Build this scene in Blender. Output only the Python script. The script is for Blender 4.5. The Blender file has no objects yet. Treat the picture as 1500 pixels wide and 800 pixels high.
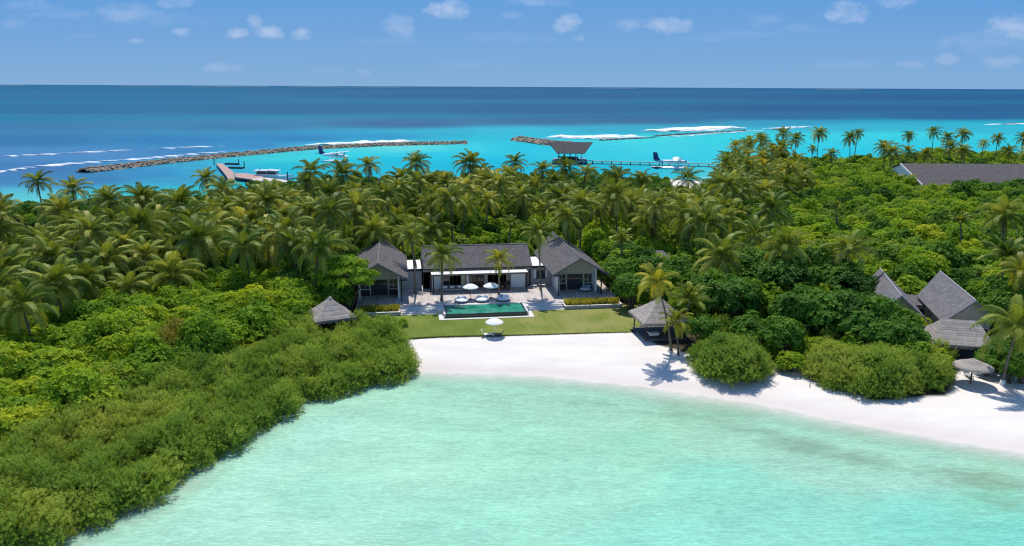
import bpy, bmesh, math, random
import numpy as np
from mathutils import Vector, Matrix, noise
R = math.radians
rnd = random.Random(7)
C = bpy.context.scene.collection
SC = bpy.context.scene

# ------------------------------------------------------------------ camera, sky, sun, exposure
F, H = 1167.0, 33.0                      # focal length in px of a 1500 px wide frame, camera height over the sea
PIT = math.atan((400 - 126.7) / F)
ROLL = math.atan(7 / 1500)
cd = bpy.data.cameras.new('camera'); cam = bpy.data.objects.new('camera', cd); C.objects.link(cam)
cam.location = (0, 0, H)
cam.rotation_mode = 'QUATERNION'
cam.rotation_quaternion = (Matrix.Rotation(R(90) - PIT, 3, 'X') @ Matrix.Rotation(ROLL, 3, 'Z')).to_quaternion()
cd.sensor_width = 36; cd.lens = 36 * F / 1500; cd.clip_start = 1; cd.clip_end = 120000
SC.camera = cam

VA = R(8.35)                             # the villa's inward axis, turned left of +Y
SUN_EL = R(66); SUN_AZ = VA              # azimuth measured from +Y towards -X
W = bpy.data.worlds.new('World'); SC.world = W; W.use_nodes = True
nt = W.node_tree; nt.nodes.clear()
def N(t, ty, **k):
    n = t.nodes.new(ty)
    for a, b in k.items(): setattr(n, a, b)
    return n
def M2(t, op, a, b=None, c=None, clamp=False):
    n = t.nodes.new('ShaderNodeMath'); n.operation = op; n.use_clamp = clamp
    for i, v in enumerate((a, b, c)):
        if v is None: continue
        if isinstance(v, (int, float)): n.inputs[i].default_value = v
        else: t.links.new(v, n.inputs[i])
    return n.outputs[0]
def pray(x, y):
    X = (x - 750) / F; Y = (y - 400) / F
    X, Y = X * math.cos(ROLL) + Y * math.sin(ROLL), -X * math.sin(ROLL) + Y * math.cos(ROLL)
    return X, math.cos(PIT) - Y * math.sin(PIT), -(math.sin(PIT) + Y * math.cos(PIT))
sky = N(nt, 'ShaderNodeTexSky', sky_type='NISHITA', sun_disc=False)
sky.sun_elevation = SUN_EL; sky.sun_rotation = -SUN_AZ
sky.altitude = 0; sky.air_density = 1.0; sky.dust_density = 0.0; sky.ozone_density = 4.0
tc = N(nt, 'ShaderNodeTexCoord')
sp = N(nt, 'ShaderNodeSeparateXYZ'); nt.links.new(tc.outputs['Generated'], sp.inputs[0])
yy = M2(nt, 'MAXIMUM', sp.outputs[1], 0.05)
gx = M2(nt, 'DIVIDE', sp.outputs[0], yy); gz = M2(nt, 'DIVIDE', sp.outputs[2], yy)
cn = N(nt, 'ShaderNodeTexNoise'); cn.inputs['Scale'].default_value = 34; cn.inputs['Detail'].default_value = 6; cn.inputs['Roughness'].default_value = .62
cmb = N(nt, 'ShaderNodeCombineXYZ'); nt.links.new(gx, cmb.inputs[0]); nt.links.new(M2(nt, 'MULTIPLY', gz, 1.7), cmb.inputs[1])
nt.links.new(cmb.outputs[0], cn.inputs['Vector'])
nz = M2(nt, 'SUBTRACT', cn.outputs['Fac'], .5)
# small fair-weather clouds: (centre x, y in the photograph, half width, half height, strength)
clouds = [(658, 14, 32, 13, 1.0), (343, 49, 15, 9, .95), (398, 47, 18, 9, .85), (440, 51, 16, 8, .75), (374, 30, 11, 10, .7), (266, 46, 12, 6, .7),
          (583, 37, 22, 14, .6), (832, 37, 17, 14, .95), (845, 56, 12, 6, .5), (978, 39, 32, 12, .9), (922, 34, 20, 10, .5), (1236, 19, 28, 14, .8),
          (1315, 5, 24, 8, .8), (190, 20, 45, 14, .45), (250, 3, 30, 9, .7), (1490, 40, 38, 16, .75), (1392, 87, 20, 8, .5), (1470, 90, 26, 9, .45),
          (327, 99, 28, 8, .38), (200, 60, 10, 4, .5), (1120, 30, 22, 9, .35), (780, 2, 50, 7, .4), (50, 8, 40, 7, .35), (1330, 95, 22, 6, .3),
          (480, 103, 18, 5, .2), (535, 106, 14, 5, .2), (745, 55, 60, 8, .15), (1020, 56, 26, 6, .2), (1440, 62, 60, 14, .25), (20, 35, 18, 7, .25),
          (1090, 50, 60, 5, .14), (1185, 42, 40, 6, .16), (240, 28, 50, 9, .22), (120, 52, 20, 5, .2), (750, 22, 14, 5, .3), (560, 60, 50, 6, .12),
          (90, 20, 60, 7, .2), (700, 95, 60, 5, .12), (1250, 95, 50, 6, .15)]
acc = None
for (x, y, hw, hh, st) in clouds:
    d = pray(x, y); ax, az = d[0] / d[1], d[2] / d[1]
    ex = M2(nt, 'DIVIDE', M2(nt, 'SUBTRACT', gx, ax), hw / F * 1.2); ez = M2(nt, 'DIVIDE', M2(nt, 'SUBTRACT', gz, az), hh / F * 1.15)
    r2 = M2(nt, 'ADD', M2(nt, 'MULTIPLY', ex, ex), M2(nt, 'MULTIPLY', ez, ez))
    v = M2(nt, 'ADD', M2(nt, 'SUBTRACT', 1.0, r2), M2(nt, 'MULTIPLY', nz, 4.2))
    v = M2(nt, 'MULTIPLY', M2(nt, 'MULTIPLY', v, .34, clamp=True), st)
    acc = v if acc is None else M2(nt, 'MAXIMUM', acc, v)
hs = N(nt, 'ShaderNodeHueSaturation'); hs.inputs['Saturation'].default_value = 1.0; hs.inputs['Value'].default_value = 1.0
nt.links.new(sky.outputs[0], hs.inputs['Color'])
mulc = N(nt, 'ShaderNodeMixRGB', blend_type='MULTIPLY'); mulc.inputs[0].default_value = 1; mulc.inputs[2].default_value = (0.72, .86, 1.0, 1)
nt.links.new(hs.outputs[0], mulc.inputs[1])
mx = N(nt, 'ShaderNodeMixRGB'); mx.inputs[2].default_value = (4.7, 4.9, 5.7, 1)
hz = N(nt, 'ShaderNodeMixRGB')     # the humid band of blue air over the sea, fading into the clear sky above
hr = N(nt, 'ShaderNodeValToRGB'); hr.color_ramp.elements[0].color = (1.36, 2.45, 3.95, 1); hr.color_ramp.elements[1].color = (.60, 1.88, 4.1, 1); hr.color_ramp.elements[1].position = .13
nt.links.new(gz, hr.inputs[0]); nt.links.new(M2(nt, 'MULTIPLY', M2(nt, 'SUBTRACT', gz, .12), 2.2, clamp=True), hz.inputs[0])
nt.links.new(hr.outputs[0], hz.inputs[1]); nt.links.new(mulc.outputs[0], hz.inputs[2])
nt.links.new(M2(nt, 'MULTIPLY', acc, .85), mx.inputs[0]); nt.links.new(hz.outputs[0], mx.inputs[1])
bg = N(nt, 'ShaderNodeBackground'); bg.inputs[1].default_value = .135
nt.links.new(mx.outputs[0], bg.inputs[0])
wo = N(nt, 'ShaderNodeOutputWorld'); nt.links.new(bg.outputs[0], wo.inputs[0])

sd = bpy.data.lights.new('sun', 'SUN'); sun = bpy.data.objects.new('sun', sd); C.objects.link(sun)
sd.energy = 3.6; sd.angle = R(.53); sd.color = (1, .955, .88)
tosun = Vector((-math.sin(SUN_AZ) * math.cos(SUN_EL), math.cos(SUN_AZ) * math.cos(SUN_EL), math.sin(SUN_EL)))
sun.rotation_mode = 'QUATERNION'; sun.rotation_quaternion = tosun.to_track_quat('Z', 'Y')
SC.view_settings.view_transform = 'Standard'; SC.view_settings.look = 'None'
SC.view_settings.exposure = 0.38; SC.view_settings.gamma = 1
SC.cycles.use_denoising = True; SC.cycles.filter_width = 1.2; SC.cycles.sample_clamp_indirect = 4; SC.cycles.sample_clamp_direct = 6; SC.cycles.use_adaptive_sampling = False; SC.cycles.max_bounces = 6; SC.cycles.transparent_max_bounces = 12; SC.cycles.caustics_reflective = False; SC.cycles.caustics_refractive = False

# ------------------------------------------------------------------ where things stand
def P(x, y, z=0.0):
    d = pray(x, y); t = (z - H) / d[2]
    return Vector((d[0] * t, d[1] * t, z))
def Q(x, y, z):
    """world -> photograph pixel, numpy friendly; used only to lay out where plants grow"""
    zz = z - H
    d = y * math.cos(PIT) - zz * math.sin(PIT); d = np.maximum(d, 1e-3)
    Y = (-zz * math.cos(PIT) - y * math.sin(PIT)) / d; X = x / d
    return 750 + F * (X * math.cos(ROLL) - Y * math.sin(ROLL)), 400 + F * (X * math.sin(ROLL) + Y * math.cos(ROLL))
OX, OY = -4.236, 111.336
cA, sA = math.cos(VA), math.sin(VA)
def uv(u, v, z=0.0): return Vector((OX + u * cA - v * sA, OY + u * sA + v * cA, z))
def touv(x, y): return (x - OX) * cA + (y - OY) * sA, -(x - OX) * sA + (y - OY) * cA

# ------------------------------------------------------------------ materials
MATS = {}
def mat(name, col, rough=.7, spec=.3, noise_s=None, noise_c=None, noise_amt=.5, bump=0, bump_s=8, metal=0, detail=4, stretch=(1, 1, 1), trans=0, emission=None):
    m = bpy.data.materials.new(name); m.use_nodes = True; t = m.node_tree
    b = t.nodes['Principled BSDF']; b.inputs['Base Color'].default_value = (*col, 1); b.inputs['Roughness'].default_value = rough
    b.inputs['Specular IOR Level'].default_value = spec; b.inputs['Metallic'].default_value = metal
    co = N(t, 'ShaderNodeTexCoord'); mp = N(t, 'ShaderNodeMapping'); mp.inputs['Scale'].default_value = stretch
    t.links.new(co.outputs['Object'], mp.inputs[0])
    if noise_s:
        n = N(t, 'ShaderNodeTexNoise'); n.inputs['Scale'].default_value = noise_s; n.inputs['Detail'].default_value = detail
        t.links.new(mp.outputs[0], n.inputs['Vector'])
        r = N(t, 'ShaderNodeValToRGB'); r.color_ramp.elements[0].position = .32; r.color_ramp.elements[1].position = .7
        nc = noise_c or tuple(c * .55 for c in col)
        r.color_ramp.elements[0].color = (*nc, 1); r.color_ramp.elements[1].color = (*col, 1)
        t.links.new(n.outputs['Fac'], r.inputs[0])
        x = N(t, 'ShaderNodeMixRGB'); x.inputs[0].default_value = noise_amt; x.inputs[1].default_value = (*col, 1)
        t.links.new(r.outputs[0], x.inputs[2]); t.links.new(x.outputs[0], b.inputs['Base Color'])
    if bump:
        n = N(t, 'ShaderNodeTexNoise'); n.inputs['Scale'].default_value = bump_s; n.inputs['Detail'].default_value = 5
        t.links.new(mp.outputs[0], n.inputs['Vector'])
        bp = N(t, 'ShaderNodeBump'); bp.inputs['Strength'].default_value = bump; bp.inputs['Distance'].default_value = .1
        t.links.new(n.outputs['Fac'], bp.inputs['Height']); t.links.new(bp.outputs[0], b.inputs['Normal'])
    MATS[name] = m
    return m
def rgb(r, g, b):
    return tuple(((c / 255) / 12.92 if c / 255 < .04045 else ((c / 255 + .055) / 1.055) ** 2.4) for c in (r, g, b))

def leaf_mat(name, c1, c2, c3, trans=.35, rough=.5, spec=.3, patch=.12):
    """tint attribute picks between two greens, a slow noise and the plant's own random number shift it, leaves let light through"""
    m = bpy.data.materials.new(name); m.use_nodes = True; t = m.node_tree
    b = t.nodes['Principled BSDF']; b.inputs['Roughness'].default_value = rough; b.inputs['Specular IOR Level'].default_value = spec
    at = N(t, 'ShaderNodeAttribute', attribute_name='tint')
    oi = N(t, 'ShaderNodeObjectInfo')
    g = N(t, 'ShaderNodeNewGeometry')
    n = N(t, 'ShaderNodeTexNoise'); n.inputs['Scale'].default_value = patch; n.inputs['Detail'].default_value = 3
    t.links.new(g.outputs['Position'], n.inputs['Vector'])
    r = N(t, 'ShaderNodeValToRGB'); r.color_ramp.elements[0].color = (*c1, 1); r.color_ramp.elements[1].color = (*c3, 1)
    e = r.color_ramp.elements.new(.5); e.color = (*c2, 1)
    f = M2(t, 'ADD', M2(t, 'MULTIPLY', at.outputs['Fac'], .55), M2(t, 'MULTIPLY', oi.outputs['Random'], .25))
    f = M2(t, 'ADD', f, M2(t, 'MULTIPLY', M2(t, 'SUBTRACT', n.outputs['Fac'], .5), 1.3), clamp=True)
    t.links.new(f, r.inputs[0]); t.links.new(r.outputs[0], b.inputs['Base Color'])
    tr = N(t, 'ShaderNodeBsdfTranslucent'); x = N(t, 'ShaderNodeMixRGB', blend_type='MULTIPLY'); x.inputs[0].default_value = 1
    x.inputs[2].default_value = (1.25, 1.15, .55, 1); t.links.new(r.outputs[0], x.inputs[1]); t.links.new(x.outputs[0], tr.inputs[0])
    ms = N(t, 'ShaderNodeMixShader'); ms.inputs[0].default_value = trans
    t.links.new(b.outputs[0], ms.inputs[1]); t.links.new(tr.outputs[0], ms.inputs[2])
    t.links.new(ms.outputs[0], t.nodes['Material Output'].inputs[0])
    MATS[name] = m; return m
leaf_mat('palm_leaf', (.08, .14, .018), (.26, .30, .04), (.64, .58, .14), trans=.32, rough=.5, spec=.16)
leaf_mat('palm_leaf_yellow', (.17, .19, .018), (.38, .36, .03), (.62, .50, .04), trans=.36, rough=.5, spec=.22)
leaf_mat('broad_leaf', (.10, .23, .018), (.27, .41, .024), (.56, .57, .035), trans=.42, rough=.6, spec=.12)
leaf_mat('dark_leaf', (.04, .11, .012), (.105, .235, .020), (.25, .38, .03), trans=.34, rough=.6, spec=.14)
leaf_mat('olive_leaf', (.12, .23, .035), (.27, .39, .06), (.50, .53, .10), trans=.42, rough=.7, spec=.08)
leaf_mat('rust_leaf', (.17, .19, .04), (.34, .29, .05), (.46, .34, .06), trans=.4, rough=.7, spec=.08)
leaf_mat('grass_leaf', (.22, .26, .03), (.42, .40, .06), (.62, .50, .13), trans=.4, spec=.1)
mat('dead_frond', (.20, .14, .08), rough=.8, noise_s=3)
mat('palm_trunk', (.20, .17, .13), rough=.9, noise_s=2.5, noise_c=(.09, .075, .055), noise_amt=.8, bump=.6, bump_s=3, stretch=(1, 1, 6))
mat('bark', (.14, .11, .08), rough=.9, noise_s=6)
mat('coconut', (.30, .27, .05), rough=.5, noise_s=5)
mat('coconut_yellow', (.62, .42, .03), rough=.45)
mat('white_paint', (.80, .81, .81), rough=.6, noise_s=.6, noise_c=(.66, .67, .67), noise_amt=.5)
mat('white_roof', (.74, .72, .70), rough=.7, noise_s=.9, noise_c=(.6, .57, .54))
mat('grey_wall', (.42, .41, .40), rough=.8, noise_s=1.2, noise_c=(.33, .32, .31), bump=.2)
mat('beige_wall', (.66, .58, .45), rough=.8, noise_s=1.2, noise_c=(.32, .27, .19), stretch=(6, 6, .5))
mat('cream_frame', (.52, .50, .36), rough=.6)
mat('dark_wood', (.035, .026, .022), rough=.5, noise_s=3)
mat('brown_wood', (.13, .055, .028), rough=.5, noise_s=3, stretch=(4, 4, 1))
mat('interior_dark', (.03, .026, .024), rough=.8)
mat('glass_dark', (.03, .045, .05), rough=.06, spec=.8)
mat('fascia', (.16, .155, .155), rough=.7, noise_s=2)
mat('ridge_cap', (.20, .19, .19), rough=.7, noise_s=2)
mat('step_stone', (.66, .63, .59), rough=.8, noise_s=2.5, noise_c=(.46, .43, .40), bump=.15)
mat('planter_stone', (.40, .385, .36), rough=.85, noise_s=2, noise_c=(.25, .24, .23))
mat('riser_stone', (.78, .75, .71), rough=.85, noise_s=2)
mat('pool_tile', (.03, .055, .05), rough=.25, spec=.6, noise_s=3, noise_c=(.008, .02, .02), noise_amt=.8)
mat('pool_floor', (.03, .22, .15), rough=.4, noise_s=1)
mat('canvas_white', (.80, .79, .77), rough=.8)
mat('cushion_white', (.74, .75, .77), rough=.85, noise_s=4, noise_c=(.62, .64, .68))
mat('pillow_blue', (.22, .33, .42), rough=.85)
mat('wicker_grey', (.17, .16, .155), rough=.8, noise_s=12)
mat('wicker_brown', (.10, .075, .055), rough=.8, noise_s=12)
mat('fabric_grey', (.36, .36, .37), rough=.9, noise_s=6)
mat('soil', (.075, .055, .035), rough=1, noise_s=1, noise_c=(.03, .024, .016))
mat('rock', (.34, .275, .19), rough=.9, noise_s=.5, noise_c=(.13, .115, .10), noise_amt=.9, detail=8)
mat('rock_dark', (.10, .095, .09), rough=.9, noise_s=.7)
mat('jetty_wood', (.30, .27, .23), rough=.85, noise_s=1, noise_c=(.18, .165, .14))
mat('jetty_pile', (.07, .065, .065), rough=.85)
mat('pink_deck', (.40, .27, .225), rough=.85, noise_s=.8, noise_c=(.34, .20, .16))
mat('concrete_pale', (.58, .52, .48), rough=.85, noise_s=1)
mat('plane_white', (.80, .81, .83), rough=.3, spec=.5)
mat('plane_navy', (.012, .028, .16), rough=.3, spec=.5)
mat('plane_blue', (.03, .14, .46), rough=.3, spec=.5)
mat('plane_sky', (.10, .42, .68), rough=.3, spec=.5)
mat('plane_dark', (.03, .035, .045), rough=.2, spec=.6)
mat('hull_white', (.80, .82, .83), rough=.3, spec=.5)
mat('hull_teal', (.10, .33, .35), rough=.35)
mat('clay', (.45, .22, .16), rough=.8, noise_s=3)
mat('green_sheet', (.02, .16, .11), rough=.5)
mat('steel', (.5, .5, .5), rough=.3, metal=.9)
mat('far_isle', (.055, .12, .17), rough=.9)  # green of the islands with the blue distance haze mixed into the colour
mat('skin', (.30, .17, .11), rough=.6)
mat('cloth_navy', (.02, .025, .05), rough=.9); mat('cloth_white', (.7, .7, .7), rough=.9)

def shingle_mat(name, c1, c2, scale, rowh=.5, bw=.35, bumpd=.02):
    m = bpy.data.materials.new(name); m.use_nodes = True; t = m.node_tree; b = t.nodes['Principled BSDF']
    b.inputs['Roughness'].default_value = .85; b.inputs['Specular IOR Level'].default_value = .2
    u = N(t, 'ShaderNodeUVMap'); u.uv_map = 'UVMap'
    br = N(t, 'ShaderNodeTexBrick'); br.inputs['Scale'].default_value = scale; br.inputs['Color1'].default_value = (*c1, 1); br.inputs['Color2'].default_value = (*c2, 1)
    br.inputs['Mortar'].default_value = (*[c * .45 for c in c1], 1); br.inputs['Mortar Size'].default_value = .025
    br.inputs['Row Height'].default_value = rowh; br.inputs['Brick Width'].default_value = bw; br.inputs['Bias'].default_value = -.1
    t.links.new(u.outputs[0], br.inputs[0])
    n = N(t, 'ShaderNodeTexNoise'); n.inputs['Scale'].default_value = .9; n.inputs['Detail'].default_value = 8; n.inputs['Roughness'].default_value = .7
    t.links.new(u.outputs[0], n.inputs['Vector'])
    x = N(t, 'ShaderNodeMixRGB', blend_type='MULTIPLY'); x.inputs[0].default_value = .8
    r = N(t, 'ShaderNodeValToRGB'); r.color_ramp.elements[0].color = (.55, .54, .55, 1); r.color_ramp.elements[0].position = .3; r.color_ramp.elements[1].color = (1.25, 1.22, 1.22, 1); r.color_ramp.elements[1].position = .72
    t.links.new(n.outputs['Fac'], r.inputs[0]); t.links.new(br.outputs[0], x.inputs[1]); t.links.new(r.outputs[0], x.inputs[2])
    t.links.new(x.outputs[0], b.inputs['Base Color'])
    bp = N(t, 'ShaderNodeBump'); bp.inputs['Strength'].default_value = .8; bp.inputs['Distance'].default_value = bumpd
    t.links.new(br.outputs['Color'], bp.inputs['Height']); t.links.new(bp.outputs[0], b.inputs['Normal'])
    MATS[name] = m
shingle_mat('shingle', (.115, .108, .106), (.165, .155, .152), 1.0, .28, .4)
shingle_mat('shingle_light', (.17, .165, .168), (.235, .225, .225), 1.0, .28, .4)
shingle_mat('shingle_far', (.095, .085, .082), (.115, .105, .10), 1.0, .9, .7)
shingle_mat('thatch', (.47, .42, .375), (.62, .55, .48), 1.0, .30, .10, .05)

# planks of the deck: run along V
m = bpy.data.materials.new('deck_wood'); m.use_nodes = True; t = m.node_tree; b = t.nodes['Principled BSDF']; b.inputs['Roughness'].default_value = .8
u = N(t, 'ShaderNodeUVMap'); u.uv_map = 'UVMap'; br = N(t, 'ShaderNodeTexBrick'); br.inputs['Scale'].default_value = 1
br.inputs['Row Height'].default_value = .16; br.inputs['Brick Width'].default_value = 3.2; br.inputs['Mortar Size'].default_value = .008
br.inputs['Color1'].default_value = (.44, .385, .345, 1); br.inputs['Color2'].default_value = (.55, .49, .44, 1); br.inputs['Mortar'].default_value = (.2, .17, .15, 1)
sw = N(t, 'ShaderNodeMapping'); sw.inputs['Rotation'].default_value = (0, 0, R(90)); t.links.new(u.outputs[0], sw.inputs[0]); t.links.new(sw.outputs[0], br.inputs[0])
n = N(t, 'ShaderNodeTexNoise'); n.inputs['Scale'].default_value = .7; n.inputs['Detail'].default_value = 5
mpn = N(t, 'ShaderNodeMapping'); mpn.inputs['Scale'].default_value = (2.2, .35, 1); t.links.new(u.outputs[0], mpn.inputs[0]); t.links.new(mpn.outputs[0], n.inputs['Vector'])
r = N(t, 'ShaderNodeValToRGB'); r.color_ramp.elements[0].color = (.78, .76, .74, 1); r.color_ramp.elements[0].position = .35; r.color_ramp.elements[1].color = (1.08, 1.08, 1.08, 1); r.color_ramp.elements[1].position = .6
x = N(t, 'ShaderNodeMixRGB', blend_type='MULTIPLY'); x.inputs[0].default_value = 1
t.links.new(n.outputs['Fac'], r.inputs[0]); t.links.new(br.outputs[0], x.inputs[1]); t.links.new(r.outputs[0], x.inputs[2]); t.links.new(x.outputs[0], b.inputs['Base Color'])
MATS['deck_wood'] = m

# ------------------------------------------------------------------ mesh builder and tagging
class MB:
    def __init__(s): s.v = []; s.f = []; s.smooth = []
    def add(s, vs, fs, smooth=False):
        o = len(s.v); s.v += [tuple(q) for q in vs]
        for f in fs: s.f.append(tuple(i + o for i in f)); s.smooth.append(smooth)
    def box(s, c, d, M=None):
        x, y, z = c; a, b, e = d[0] / 2, d[1] / 2, d[2] / 2
        vs = [Vector((x + i * a, y + j * b, z + k * e)) for i in (-1, 1) for j in (-1, 1) for k in (-1, 1)]
        if M is not None: vs = [M @ q for q in vs]
        s.add(vs, [(0, 1, 3, 2), (4, 6, 7, 5), (0, 4, 5, 1), (2, 3, 7, 6), (0, 2, 6, 4), (1, 5, 7, 3)])
    def span(s, a, b, M=None): s.box([(a[i] + b[i]) / 2 for i in range(3)], [abs(b[i] - a[i]) for i in range(3)], M)
    def prism(s, poly, z0, z1):
        n = len(poly); vs = [(p[0], p[1], z0) for p in poly] + [(p[0], p[1], z1) for p in poly]
        s.add(vs, [tuple(range(n - 1, -1, -1)), tuple(range(n, 2 * n))] + [(i, (i + 1) % n, n + (i + 1) % n, n + i) for i in range(n)])
    def tube(s, pts, rad, seg=8, cap=True, smooth=True):
        pts = [Vector(q) for q in pts]; n = len(pts); rad = rad if hasattr(rad, '__len__') else [rad] * n
        vs = []
        for i, q in enumerate(pts):
            d = (pts[min(i + 1, n - 1)] - pts[max(i - 1, 0)]).normalized()
            a = d.cross(Vector((0, 0, 1)) if abs(d.z) < .9 else Vector((1, 0, 0))).normalized(); b2 = d.cross(a)
            for k in range(seg):
                th = 2 * math.pi * k / seg; vs.append(q + (a * math.cos(th) + b2 * math.sin(th)) * rad[i])
        fs = [(i * seg + k, i * seg + (k + 1) % seg, (i + 1) * seg + (k + 1) % seg, (i + 1) * seg + k) for i in range(n - 1) for k in range(seg)]
        s.add(vs, fs, smooth)
        if cap: s.add(vs[:seg], [tuple(range(seg))]); s.add(vs[-seg:], [tuple(range(seg - 1, -1, -1))])
    def lathe(s, prof, seg=16, c=(0, 0, 0), sx=1, sy=1, smooth=True):
        vs = []
        for (r_, z) in prof:
            for k in range(seg):
                th = 2 * math.pi * k / seg; vs.append((c[0] + r_ * sx * math.cos(th), c[1] + r_ * sy * math.sin(th), c[2] + z))
        fs = [(i * seg + k, i * seg + (k + 1) % seg, (i + 1) * seg + (k + 1) % seg, (i + 1) * seg + k) for i in range(len(prof) - 1) for k in range(seg)]
        s.add(vs, fs, smooth)
    def blob(s, c, r_, seed=0, amp=.25, sub=1):
        bm = bmesh.new(); bmesh.ops.create_icosphere(bm, subdivisions=sub, radius=1)
        rr = random.Random(seed)
        vs = []
        for q in bm.verts:
            k = 1 + rr.uniform(-amp, amp); vs.append((c[0] + q.co.x * r_[0] * k, c[1] + q.co.y * r_[1] * k, c[2] + q.co.z * r_[2] * k))
        fs = [tuple(v.index for v in f.verts) for f in bm.faces]; bm.free(); s.add(vs, fs)
    def mesh(s, name, material, uvscale=1.0):
        me = bpy.data.meshes.new(name); me.from_pydata(s.v, [], s.f); me.update()
        me.polygons.foreach_set('use_smooth', s.smooth)
        me.materials.append(MATS[material] if isinstance(material, str) else material)
        # box style uv: along the slope
        ul = me.uv_layers.new(name='UVMap'); 
        for p in me.polygons:
            nrm = p.normal
            if abs(nrm.z) > .999: a = Vector((1, 0, 0)); b_ = Vector((0, 1, 0))
            else:
                a = Vector((0, 0, 1)).cross(nrm).normalized(); b_ = nrm.cross(a)
            for li in p.loop_indices:
                co = me.vertices[me.loops[li].vertex_index].co
                ul.data[li].uv = (co.dot(a) * uvscale, co.dot(b_) * uvscale)
        return me
    def build(s, name, material, parent=None, loc=None, rz=0, uvscale=1.0):
        o = bpy.data.objects.new(name, s.mesh(name, material, uvscale)); C.objects.link(o)
        if parent is not None: o.parent = parent
        if loc is not None: o.location = loc
        if rz: o.rotation_euler.z = rz
        return o
def tag(o, label=None, cat=None, group=None, kind=None):
    if label: o['label'] = label
    if cat: o['category'] = cat
    if group: o['group'] = group
    if kind: o['kind'] = kind
    return o
def thing(name, label, cat, loc=(0, 0, 0), rz=0, group=None):
    o = bpy.data.objects.new(name, None); o.empty_display_size = .5; C.objects.link(o); o.location = loc; o.rotation_euler.z = rz
    return tag(o, label, cat, group)
def dup(o, loc=None, rz=None, label=None, group=None, scale=None):
    c = o.copy(); C.objects.link(c)
    for ch in o.children:
        k = ch.copy(); C.objects.link(k); k.parent = c
        for g in ch.children:
            q = g.copy(); C.objects.link(q); q.parent = k
    if loc is not None: c.location = loc
    if rz is not None: c.rotation_euler.z = rz
    if scale is not None: c.scale = scale
    if label: c['label'] = label
    if group: c['group'] = group
    return c
def np_mesh(name, verts, faces, material, tint=None, smooth=False):
    """verts (n,3), faces (m,4) -> mesh, optional per face tint"""
    me = bpy.data.meshes.new(name); nv, nf, k = len(verts), len(faces), faces.shape[1]
    me.vertices.add(nv); me.vertices.foreach_set('co', np.asarray(verts, np.float32).ravel())
    me.loops.add(nf * k); me.loops.foreach_set('vertex_index', np.asarray(faces, np.int32).ravel())
    me.polygons.add(nf); me.polygons.foreach_set('loop_start', np.arange(0, nf * k, k, dtype=np.int32)); me.polygons.foreach_set('loop_total', np.full(nf, k, np.int32))
    me.update(calc_edges=True)
    me.polygons.foreach_set('use_smooth', np.full(nf, smooth))
    if tint is not None:
        a = me.attributes.new('tint', 'FLOAT', 'FACE'); a.data.foreach_set('value', np.asarray(tint, np.float32))
    for mm in (material if isinstance(material, (list, tuple)) else [material]): me.materials.append(MATS[mm] if isinstance(mm, str) else mm)
    return me

# ------------------------------------------------------------------ shoreline, terrain, water
shore = [(-420, 0), (-80, 14), (-50, 28)] + [tuple(P(x, y)[:2]) for x, y in
         [(20, 800), (172, 740), (302, 660), (430, 588), (515, 562), (598, 543), (700, 544), (850, 553), (1000, 576), (1150, 602), (1300, 632), (1500, 662)]] + \
        [(75, 58), (130, 36), (420, 20), (520, 300)] + [tuple(P(x, y)[:2]) for x, y in
         [(1700, 232), (1500, 236), (1380, 238), (1270, 241), (1180, 243), (1090, 243), (1062, 247), (1066, 258), (1040, 267), (960, 262), (800, 260), (600, 260), (450, 268), (330, 285), (200, 300), (80, 303), (0, 302), (-60, 300)]] + [(-420, 240)]
SH = np.array(shore)
def sdist(x, y):
    """signed distance to the shoreline, positive on land"""
    x = np.asarray(x, float); y = np.asarray(y, float); best = np.full(x.shape, 1e9); inside = np.zeros(x.shape, bool)
    n = len(SH)
    for i in range(n):
        a = SH[i]; b_ = SH[(i + 1) % n]; d = b_ - a; L2 = d @ d
        tt = np.clip(((x - a[0]) * d[0] + (y - a[1]) * d[1]) / L2, 0, 1)
        best = np.minimum(best, np.hypot(x - a[0] - tt * d[0], y - a[1] - tt * d[1]))
        with np.errstate(divide='ignore', invalid='ignore'):
            c = ((a[1] > y) != (b_[1] > y)) & (x < (b_[0] - a[0]) * (y - a[1]) / (b_[1] - a[1] + 1e-12) + a[0])
        inside ^= c
    return np.where(inside, best, -best)
def wob(x, y):
    return .35 * np.sin(x * .41 + 1.3 * np.sin(y * .17)) * np.sin(y * .33 + .7) + .5 * np.sin(x * .13 + y * .09)
def ground_h(x, y):
    d = sdist(x, y) + wob(x, y)
    h = np.where(d > 0, 1.0 - np.exp(-np.maximum(d, 0) / 5.5), np.maximum(d * .11, -4))
    return h
def gz1(x, y): return float(ground_h(np.array([x]), np.array([y]))[0])
def grid_mesh(name, xs, ys, hf, material):
    X, Y = np.meshgrid(xs, ys); Z = hf(X, Y); nx, ny = len(xs), len(ys)
    v = np.stack([X.ravel(), Y.ravel(), Z.ravel()], 1); i = np.arange((ny - 1) * (nx - 1)); r_, c = i // (nx - 1), i % (nx - 1); a = r_ * nx + c
    return np_mesh(name, v, np.stack([a, a + 1, a + nx + 1, a + nx], 1), material, smooth=True)
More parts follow.
